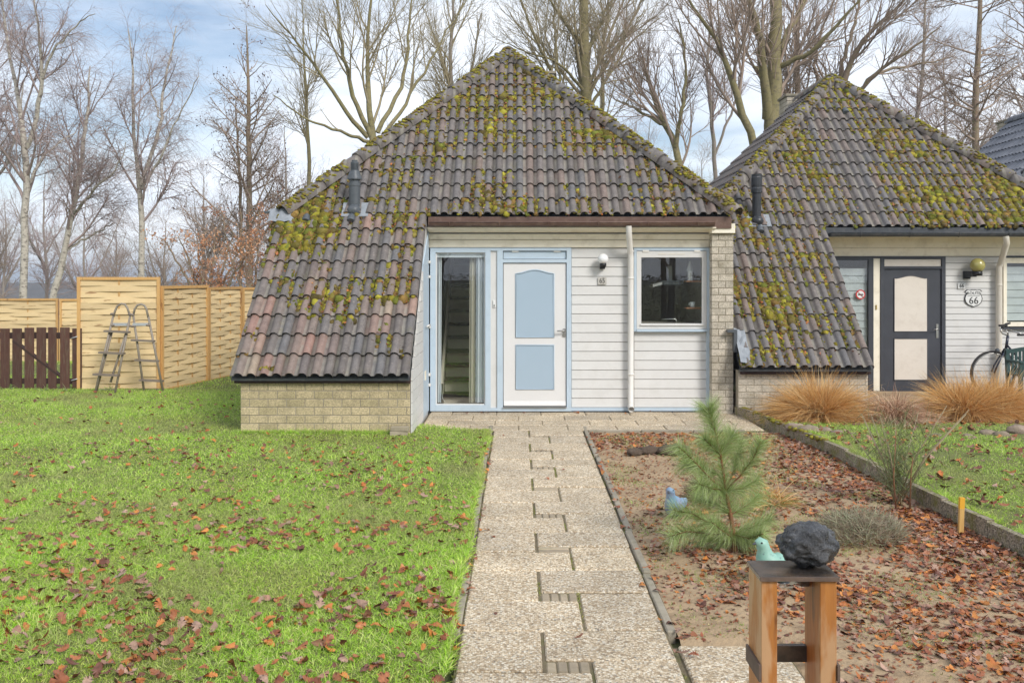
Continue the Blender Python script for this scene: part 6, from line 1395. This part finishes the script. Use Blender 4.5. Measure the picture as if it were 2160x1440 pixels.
# ------------------------------------------------------------------ grass blades
def lawn_grass(name, parent, N, samp, zf, hgt, wid, cols, S, label):
    x, y = samp(N); N = len(x); z = np.array([zf(a, b) for a, b in zip(x, y)]) - .004
    nz = np.array([mnoise.noise(Vector((a * 1.3, b * 1.3, 0))) for a, b in zip(x, y)])
    base = np.stack([x, y, z], 1); d = dome_dirs(N, .45, 1.0); C = colmix(N, cols, None, .26); C *= (1 + .16 * nz)[:, None]; C[:, 0] *= (1 + .2 * np.clip(-nz, 0, 1))
    n2 = np.array([mnoise.noise(Vector((a * .75, b * .75, 60))) + .5 * mnoise.noise(Vector((a * 2.6, b * 2.6, 61))) for a, b in zip(x, y)])
    w = np.clip((n2 - .05) * 1.6 + NR.normal(0, .25, N), 0, .75)[:, None]; C = C * (1 - w) + np.array([[.50, .50, .20]]) * NR.uniform(.6, 1.15, (N, 1)) * w
    V, Fq, CC = ribbons(N, base, d, NR.uniform(hgt * .6, hgt * 1.35, N) * (1 + .5 * np.clip(nz, -.5, .8)), NR.uniform(.1, .5, N), NR.uniform(wid * .7, wid * 1.3, N), S, np.clip(C, .01, .9), .1)
    o = link(name, np_mesh(name, V, [Fq], M['grass_blade'], False, CC), parent); o['kind'] = 'stuff'; o['label'] = label; return o
GC = [(0.40, 0.64, 0.06), (0.50, 0.73, 0.11), (0.31, 0.55, 0.04), (0.62, 0.78, 0.20), (0.58, 0.62, 0.25)]
def samp_left(ylo, yhi):
    def f(N):
        y = NR.uniform(ylo ** -1, yhi ** -1, N * 2) ** -1 if False else NR.uniform(ylo, yhi, N * 2)
        lo = -.547 * y - 2.3; x = lo + NR.uniform(0, 1, N * 2) * (-.345 - lo)
        keep = ~((y > 10.86) & (x > -3.2) & (x < -1.2)) & ~((y > 11.5) & (x > -3.2)); keep &= NR.uniform(0, 1, N * 2) < (np.abs(lo) / (.547 * yhi + 2.3)); keep &= x > -13
        t = np.clip((y - 6.6) / 2.2, 0, 1); keep &= NR.uniform(0, 1, N * 2) < ((1 - t) if ylo < 5 else t)
        return x[keep], y[keep]
    return f
lawn_grass('grass', lawn, 190000, samp_left(4.0, 8.8), lawn_z, .046, .0043, GC, 2, 'bright green lawn grass near the camera')
lawn_grass('grass', lawn, 180000, samp_left(6.6, 15.1), lawn_z, .043, .0056, GC, 2, 'bright green lawn grass towards the fence and wall')
def samp_edge(N):
    n1 = int(N * .62); y1 = NR.uniform(4.4, 11.4, n1); x1 = -.365 + NR.normal(0, .018, n1) + .02 * np.sin(y1 * 3.1)
    x2 = NR.uniform(-3.25, -1.3, N - n1); y2 = 10.84 + NR.normal(0, .02, N - n1); return np.r_[x1, x2], np.r_[y1, y2]
lawn_grass('grass', lawn, 9000, samp_edge, lawn_z, .070, .005, GC, 3, 'longer grass along the path edge and the wall foot')
def samp_joint(N):
    y = NR.uniform(4.4, 11.4, N); k = NR.integers(0, 4, N); x = np.choose(k, [np.full(N, .123), np.full(N, .348), np.full(N, .776), np.full(N, -.305)]) + NR.normal(0, .004, N)
    nz = np.array([mnoise.noise(Vector((a * 2, b * 2.2, 50))) for a, b in zip(x, y)]); keep = nz > .1; return x[keep], y[keep]
lawn_grass('joint_weeds', path, 5000, samp_joint, lambda x, y: -.006, .016, .004, [(.30, .36, .06), (.38, .36, .12), (.24, .26, .06)], 2, 'moss and tiny weeds in the slab joints')
def samp_right(N):
    y = NR.uniform(5.2, 11.45, N * 2); x = NR.uniform(3.2, 9.0, N * 2); nz = np.array([mnoise.noise(Vector((a * .9, b * .9, 7))) for a, b in zip(x, y)])
    keep = (x > np.array([kerb_x(b) for b in y]) + .05) & (x < .56 * y + 2.2) & (nz + NR.normal(0, .18, N * 2) > -.12 - .25 * (y > 9.5)); return x[keep], y[keep]
lawn_grass('grass', rlawn, 80000, samp_right, rlawn_z, .035, .0052, GC + [(.38, .40, .16)], 2, 'patchy green grass of the neighbouring lawn')
def samp_far(N):
    y = NR.uniform(15.2, 21, N); x = -.547 * y - .8 + NR.uniform(0, 1, N) * (.547 * y - 2.6); return x, y
lawn_grass('grass', far_lawn, 26000, samp_far, lambda x, y: 0.0, .06, .012, GC, 1, 'grass behind the gate and fence')
def samp_kerb(N):
    y = NR.uniform(5.0, 11.2, N); x = np.array([kerb_x(b) for b in y]) + .045 + np.abs(NR.normal(0, .03, N)); nz = np.array([mnoise.noise(Vector((0, b * 1.7, 3))) for b in y]); k = nz > -.1; return x[k], y[k]
lawn_grass('grass', rlawn, 6000, samp_kerb, rlawn_z, .085, .005, GC, 3, 'longer grass hanging over the kerb')
# weeds in the bed
def samp_weeds(N):
    y = NR.uniform(4.4, 11.2, N * 3); x = NR.uniform(.86, 3.5, N * 3); nz = np.array([mnoise.noise(Vector((a * 1.9, b * 1.9, 17))) for a, b in zip(x, y)])
    keep = (nz > .06) & (x < np.array([kerb_x(b) for b in y]) - .04) & ~((y < 4.9) & (x < 1.95)); return x[keep], y[keep]
lawn_grass('weeds', bed, 15000, samp_weeds, bed_z, .030, .006, [(.32, .44, .10), (.42, .48, .18), (.24, .32, .08), (.46, .42, .22)], 2, 'sparse weeds sprouting in the soil bed')

# ------------------------------------------------------------------ fallen leaves
def leaf_mesh(seed):
    r = random.Random(seed); out = []; n = 5
    out = [(0, 0)]
    for i in range(n):
        t = (i + .5) / n; w = .36 * math.sin(math.pi * (t * .80 + .12)) * r.uniform(.8, 1.2); out.append((t * .9, w)); out.append((t * .9 + .09, w * .62))
    out.append((1, 0)); right = [(a, -b * r.uniform(.85, 1.15)) for a, b in out[-2:0:-1]]; o2 = out + right
    cu, cv, tw = r.uniform(-.9, .9), r.uniform(-1.6, 1.6), r.uniform(-.5, .5)
    f = lambda a, b: (a - .5, b, cu * (a - .5) ** 2 + cv * b * b + tw * (a - .5) * b)
    vs = [f(a, b) for a, b in o2] + [f(.5, 0)]; k = len(o2)
    fs = [(i, (i + 1) % k, k) for i in range(k)]
    return np.array(vs, np.float32), np.array(fs, np.int32)
LM = [leaf_mesh(i) for i in range(8)]
LME = []
for v, f in LM:
    me = np_mesh('fallen_leaf', v, [f], M['fallen_leaf'], False); LME.append(me)
def leaf_rot():
    return (R.gauss(0, .5), R.gauss(0, .5), R.uniform(0, 6.28))
def leaf_objs(parent, n, samp, zf, size, lift):
    cnt = 0
    while cnt < n:
        x, y = samp()
        if x is None: continue
        s = R.uniform(*size); o = link('fallen_leaf', LME[R.randrange(8)], parent, (x, y, zf(x, y) + lift * R.uniform(.6, 1.2)), leaf_rot()); o.scale = (s, s, s); cnt += 1
def leaf_stuff(name, parent, pts, size, label, flat=.35):
    Vs, Fs, Cs, off = [], [], [], 0
    for p in pts:
        v, f = LM[R.randrange(8)]; s = R.uniform(*size); e = Matrix.Rotation(R.uniform(0, 6.28), 3, 'Z') @ Matrix.Rotation(R.gauss(0, flat), 3, 'X') @ Matrix.Rotation(R.gauss(0, flat), 3, 'Y')
        Vs.append(v @ np.array(e).T * s + np.array(p)); Fs.append(f + off); off += len(v); c = np.array(LEAFC[R.randrange(len(LEAFC))]) * R.uniform(.7, 1.25); Cs.append(np.tile(c, (len(v), 1)))
    o = link(name, np_mesh(name, np.concatenate(Vs) - np.array(origin(parent)) , [np.concatenate(Fs)], M['leaf_litter'], False, np.concatenate(Cs)), parent); o['kind'] = 'stuff'; o['label'] = label; return o
def lawn_leaf(ylo, yhi):
    def f():
        y = R.uniform(ylo, yhi); x = -.547 * y - .6 + R.random() * (.547 * y + .6 - .36)
        d = .42 + .8 * mnoise.noise(Vector((x * .9, y * .9, 30))) + .3 * mnoise.noise(Vector((x * 3, y * 3, 31)))
        d *= 1.15 if x > -2.2 else .8
        if R.random() > d or (y > 10.8 and x > -3.3): return None, None
        return x, y
    return f
leaf_objs(lawn, 290, lawn_leaf(4.0, 6.3), lawn_z, (.05, .088), .034)
def gather(n, samp, zf, lift):
    out = []
    while len(out) < n:
        x, y = samp()
        if x is not None: out.append((x, y, zf(x, y) + lift * R.uniform(.6, 1.2)))
    return out
leaf_stuff('leaf_litter', lawn, gather(900, lawn_leaf(4.0, 7.2), lawn_z, .020) + gather(1000, lawn_leaf(6.3, 10.5), lawn_z, .028) + gather(160, lawn_leaf(10.5, 14.5), lawn_z, .035), (.036, .078), 'brown oak leaves scattered over the lawn')
def bed_leaf(ylo, yhi, bare=.1):
    def f():
        y = R.uniform(ylo, yhi); x = R.uniform(.84, 3.6)
        if x > kerb_x(y) - .03 or x > .56 * y + .4 or (y < 4.85 and x < 1.36): return None, None
        d = .42 + .9 * mnoise.noise(Vector((x * 1.1, y * .8, 40))) + .4 * mnoise.noise(Vector((x * 4, y * 3, 41))) + .42 * (x - 1.9) + (.35 if y > 10.2 and x < 1.9 else 0)
        return (x, y) if R.random() < d else (None, None)
    return f
leaf_objs(bed, 290, bed_leaf(4.3, 6.4), bed_z, (.04, .08), .009)
leaf_stuff('leaf_litter', bed, gather(3600, bed_leaf(4.2, 7.6), bed_z, .006) + gather(3700, bed_leaf(6.4, 11.3), bed_z, .007), (.032, .075), 'drift of wet brown oak leaves on the soil bed', .25)
def crumbs():
    y = R.uniform(4.2, 11.3); x = R.uniform(.84, 3.6)
    return (None, None) if x > kerb_x(y) - .03 or x > .56 * y + .4 or (y < 4.85 and x < 1.36) else (x, y)
leaf_stuff('leaf_crumbs', bed, gather(8000, crumbs, bed_z, .006), (.010, .034), 'small leaf crumbs and twigs strewn over the soil', .3)
def rl():
    y = R.uniform(5.2, 11.4); x = R.uniform(3.3, 7.2); return (x, y) if x > kerb_x(y) + .08 and x < .56 * y + .4 else (None, None)
leaf_stuff('leaf_litter', rlawn, gather(420, rl, rlawn_z, .03), (.05, .09), 'brown leaves scattered over the neighbouring lawn')
def rb():
    y = R.uniform(11.4, 13.2); x = R.uniform(3.0, 7.2); return (x, y) if x > kerb_x(y) + .1 else (None, None)
leaf_stuff('leaf_litter', rbed, gather(420, rb, lambda x, y: .07, .02), (.05, .09), 'brown leaves caught among the dry grasses')
leaf_stuff('leaf_litter', path, [(R.choice((-.33, .80, -.32, .81)) + R.gauss(0, .03), R.uniform(4.6, 11.2), .018) for _ in range(110)] + [(R.uniform(-.3, .77), R.uniform(4.3, 11.5), .014) for _ in range(9)] + [(R.uniform(-1.1, 2.9), 12.85 + R.gauss(0, .05), .014) for _ in range(14)], (.035, .07), 'a few brown leaves lying along the path edges', .2)

# ------------------------------------------------------------------ moss and leaves on the roofs
ICO = bmesh.new(); bmesh.ops.create_icosphere(ICO, subdivisions=1, radius=1.0); ICO.verts.index_update()
IV = np.array([list(v.co) for v in ICO.verts]); IF = np.array([[v.index for v in f.verts] for f in ICO.faces]); ICO.free()
def tile_h(u):
    t = ((u + 3.27) % (TW / 2)) / (TW / 2); return 0.0 if t < .3 else .04 * math.sin(math.pi * (t - .3) / .7) ** .7
def moss_roof(h, dens, n, seed, label):
    Vs, Fs, Cs, off = [], [], [], 0; ft = h.face; cnt = 0; tries = 0; leafp = []
    MC = np.array([(.23, .19, .03), (.17, .14, .035), (.29, .26, .035), (.13, .10, .035), (.23, .145, .045), (.15, .16, .03)])
    while cnt < n and tries < n * 60:
        tries += 1
        k = R.random(); v = R.uniform(.03, h.va - .1); u = R.uniform(-3.25, 2.9)
        if v < h.ve and (u > -1.27): continue
        if v >= h.ve:
            (cu, cv), (nu, nv) = h.left
            if (u - cu) * nu + (v - cv) * nv > -.05: continue
            (cu, cv), (nu, nv) = h.right
            if (u - cu) * nu + (v - cv) * nv > -.05: continue
        if seed == 2 and u < -2.98: continue
        w = ((u + 3.27) % (TW / 2)) / (TW / 2); lip = (v % G) / G
        pan = 1.0 if (w < .36 or w > .94) else .30
        d = dens(u, v) - .10 + 1.0 * mnoise.noise(Vector((u * 1.2, v * 1.2, seed * 10))) + .6 * mnoise.noise(Vector((u * 3.6, v * 3.6, seed * 10 + 3)))
        pan = min(1, pan + max(0, d - .75) * 1.5)
        if R.random() > d * pan: continue
        big = d > .7; s = (R.uniform(.008, .020) if R.random() < .6 else R.uniform(.022, .040)) * (1.5 if big else 1.0) * (1.25 if lip > .8 else 1)
        c = ft.at(u, v, tile_h(u) * .8 + .012 + .010 * (1 - lip))
        nrm = NR.normal(0, .17, len(IV)); vv = IV * (1 + nrm[:, None]); vv = vv * np.array([R.uniform(.8, 1.3), R.uniform(.9, 1.6), R.uniform(.45, .75)]) * s
        vv = vv @ np.array(ft.rot.to_3x3()).T + np.array(c); Vs.append(vv); Fs.append(IF + off); off += len(IV)
        col = MC[R.randrange(6)] * R.uniform(.75, 1.3); Cs.append(np.clip(col[None, :] * (1 + NR.normal(0, .22, (len(IV), 1))), .01, 1)); cnt += 1
        if R.random() < .16: leafp.append(tuple(ft.at(u + R.gauss(0, .04), v + R.gauss(0, .04), .05)))
    o = link('moss', np_mesh('moss', np.concatenate(Vs) - np.array(origin(h.roof)), [np.concatenate(Fs)], M['moss'], True, np.concatenate(Cs)), h.roof); o['kind'] = 'stuff'; o['label'] = label
    leaf_stuff('leaf_litter', h.roof, leafp, (.03, .06), 'dead leaves caught between the roof tiles', .5)
def hipd(h, u, v, side):
    (cu, cv), (nu, nv) = side; L = math.hypot(nu, nv); return -((u - cu) * nu + (v - cv) * nv) / L
def dens65(u, v):
    d = .16
    if v > h65.ve: d += .55 * math.exp(-hipd(h65, u, v, h65.right) / .34) + .55 * math.exp(-hipd(h65, u, v, h65.left) / .25)
    d += 1.6 * math.exp(-((u + 2.95) / .60) ** 2 - ((v - 2.6) / .5) ** 2)
    d += .35 * math.exp(-((u + 1.5) / .35) ** 2) * (v < 2.9) * (v > 1.2)
    if v < 1.5: d -= .16 * (1.5 - v)
    return d
def dens66(u, v):
    d = .34
    if v > h66.ve: d += .5 * math.exp(-hipd(h66, u, v, h66.right) / .45)
    d += .7 * math.exp(-((u - 1.6) / 1.0) ** 2 - ((v - 3.4) / .55) ** 2)
    d += .6 * math.exp(-((u + 2.25) / .28) ** 2) * (v < 2.6) + .75 * math.exp(-((u + 2.95) / .14) ** 2) * (v > 1.3) * (v < 2.8)
    return d
moss_roof(h65, dens65, 8500, 1, 'yellow-green moss cushions in the tile hollows and along the hips')
moss_roof(h66, dens66, 11500, 2, 'thick yellow-green moss over the tiles')
def moss_line(h, a, b, n, rad, parent, label, lo=.0, hi=1.0):
    Vs, Fs, Cs, off = [], [], [], 0; a, b = Vector(a), Vector(b); t = (b - a).normalized(); side = t.cross(Vector((0, 0, 1))).normalized(); up = side.cross(t).normalized()
    MC = [(.24, .21, .035), (.18, .145, .045), (.30, .27, .04), (.22, .15, .05)]
    for i in range(n):
        q = R.uniform(lo, hi); 
        if mnoise.noise(Vector((q * 9, n * .1, 0))) + R.gauss(0, .25) < -.05: continue
        an = math.pi * R.uniform(.08, .92); p = a.lerp(b, q) + side * math.cos(an) * rad + up * (math.sin(an) * rad - .012); s = R.uniform(.014, .032)
        vv = IV * (1 + NR.normal(0, .16, len(IV)))[:, None] * np.array([1.2, 1.2, .7]) * s + np.array(p); Vs.append(vv); Fs.append(IF + off); off += len(IV); Cs.append(np.tile(np.array(MC[R.randrange(4)]) * R.uniform(.75, 1.3), (len(IV), 1)))
    o = link('moss', np_mesh('moss', np.concatenate(Vs) - np.array(origin(parent)), [np.concatenate(Fs)], M['moss'], True, np.concatenate(Cs)), parent); o['kind'] = 'stuff'; o['label'] = label
for h in (h65, h66):
    T = h.T
    moss_line(h, T(-3.16, 12.72, 2.72), T(-.1725, 15.68, 5.54), 1000, .110, h.roof, 'moss growing over the left hip tiles')
    moss_line(h, T(2.93, 12.70, 2.70), T(-.1725, 15.68, 5.54), 1000, .110, h.roof, 'moss growing over the right hip tiles')
moss_line(h65, (2.98, 12.6, .097), (3.27, 10.1, .097), 260, .03, kerb, 'moss along the top of the kerb')

# ------------------------------------------------------------------ damp winter air
hb_ = MB(); hb_.box(-3200, 3200, -500, 4700, -13.2, 17.0)
haze = hb_.build('haze', None); tag(haze, 'pale damp air that greys the far wood', 'haze', kind='stuff')
mh = bpy.data.materials.new('haze_air'); mh.use_nodes = True; nh = mh.node_tree; nh.nodes.clear()
vo = nh.nodes.new('ShaderNodeVolumePrincipled'); vo.inputs['Density'].default_value = 0.0011; vo.inputs['Color'].default_value = (0.80, 0.87, 0.97, 1); vo.inputs['Anisotropy'].default_value = 0.2
oo = nh.nodes.new('ShaderNodeOutputMaterial'); nh.links.new(vo.outputs[0], oo.inputs['Volume']); haze.data.materials.append(mh)
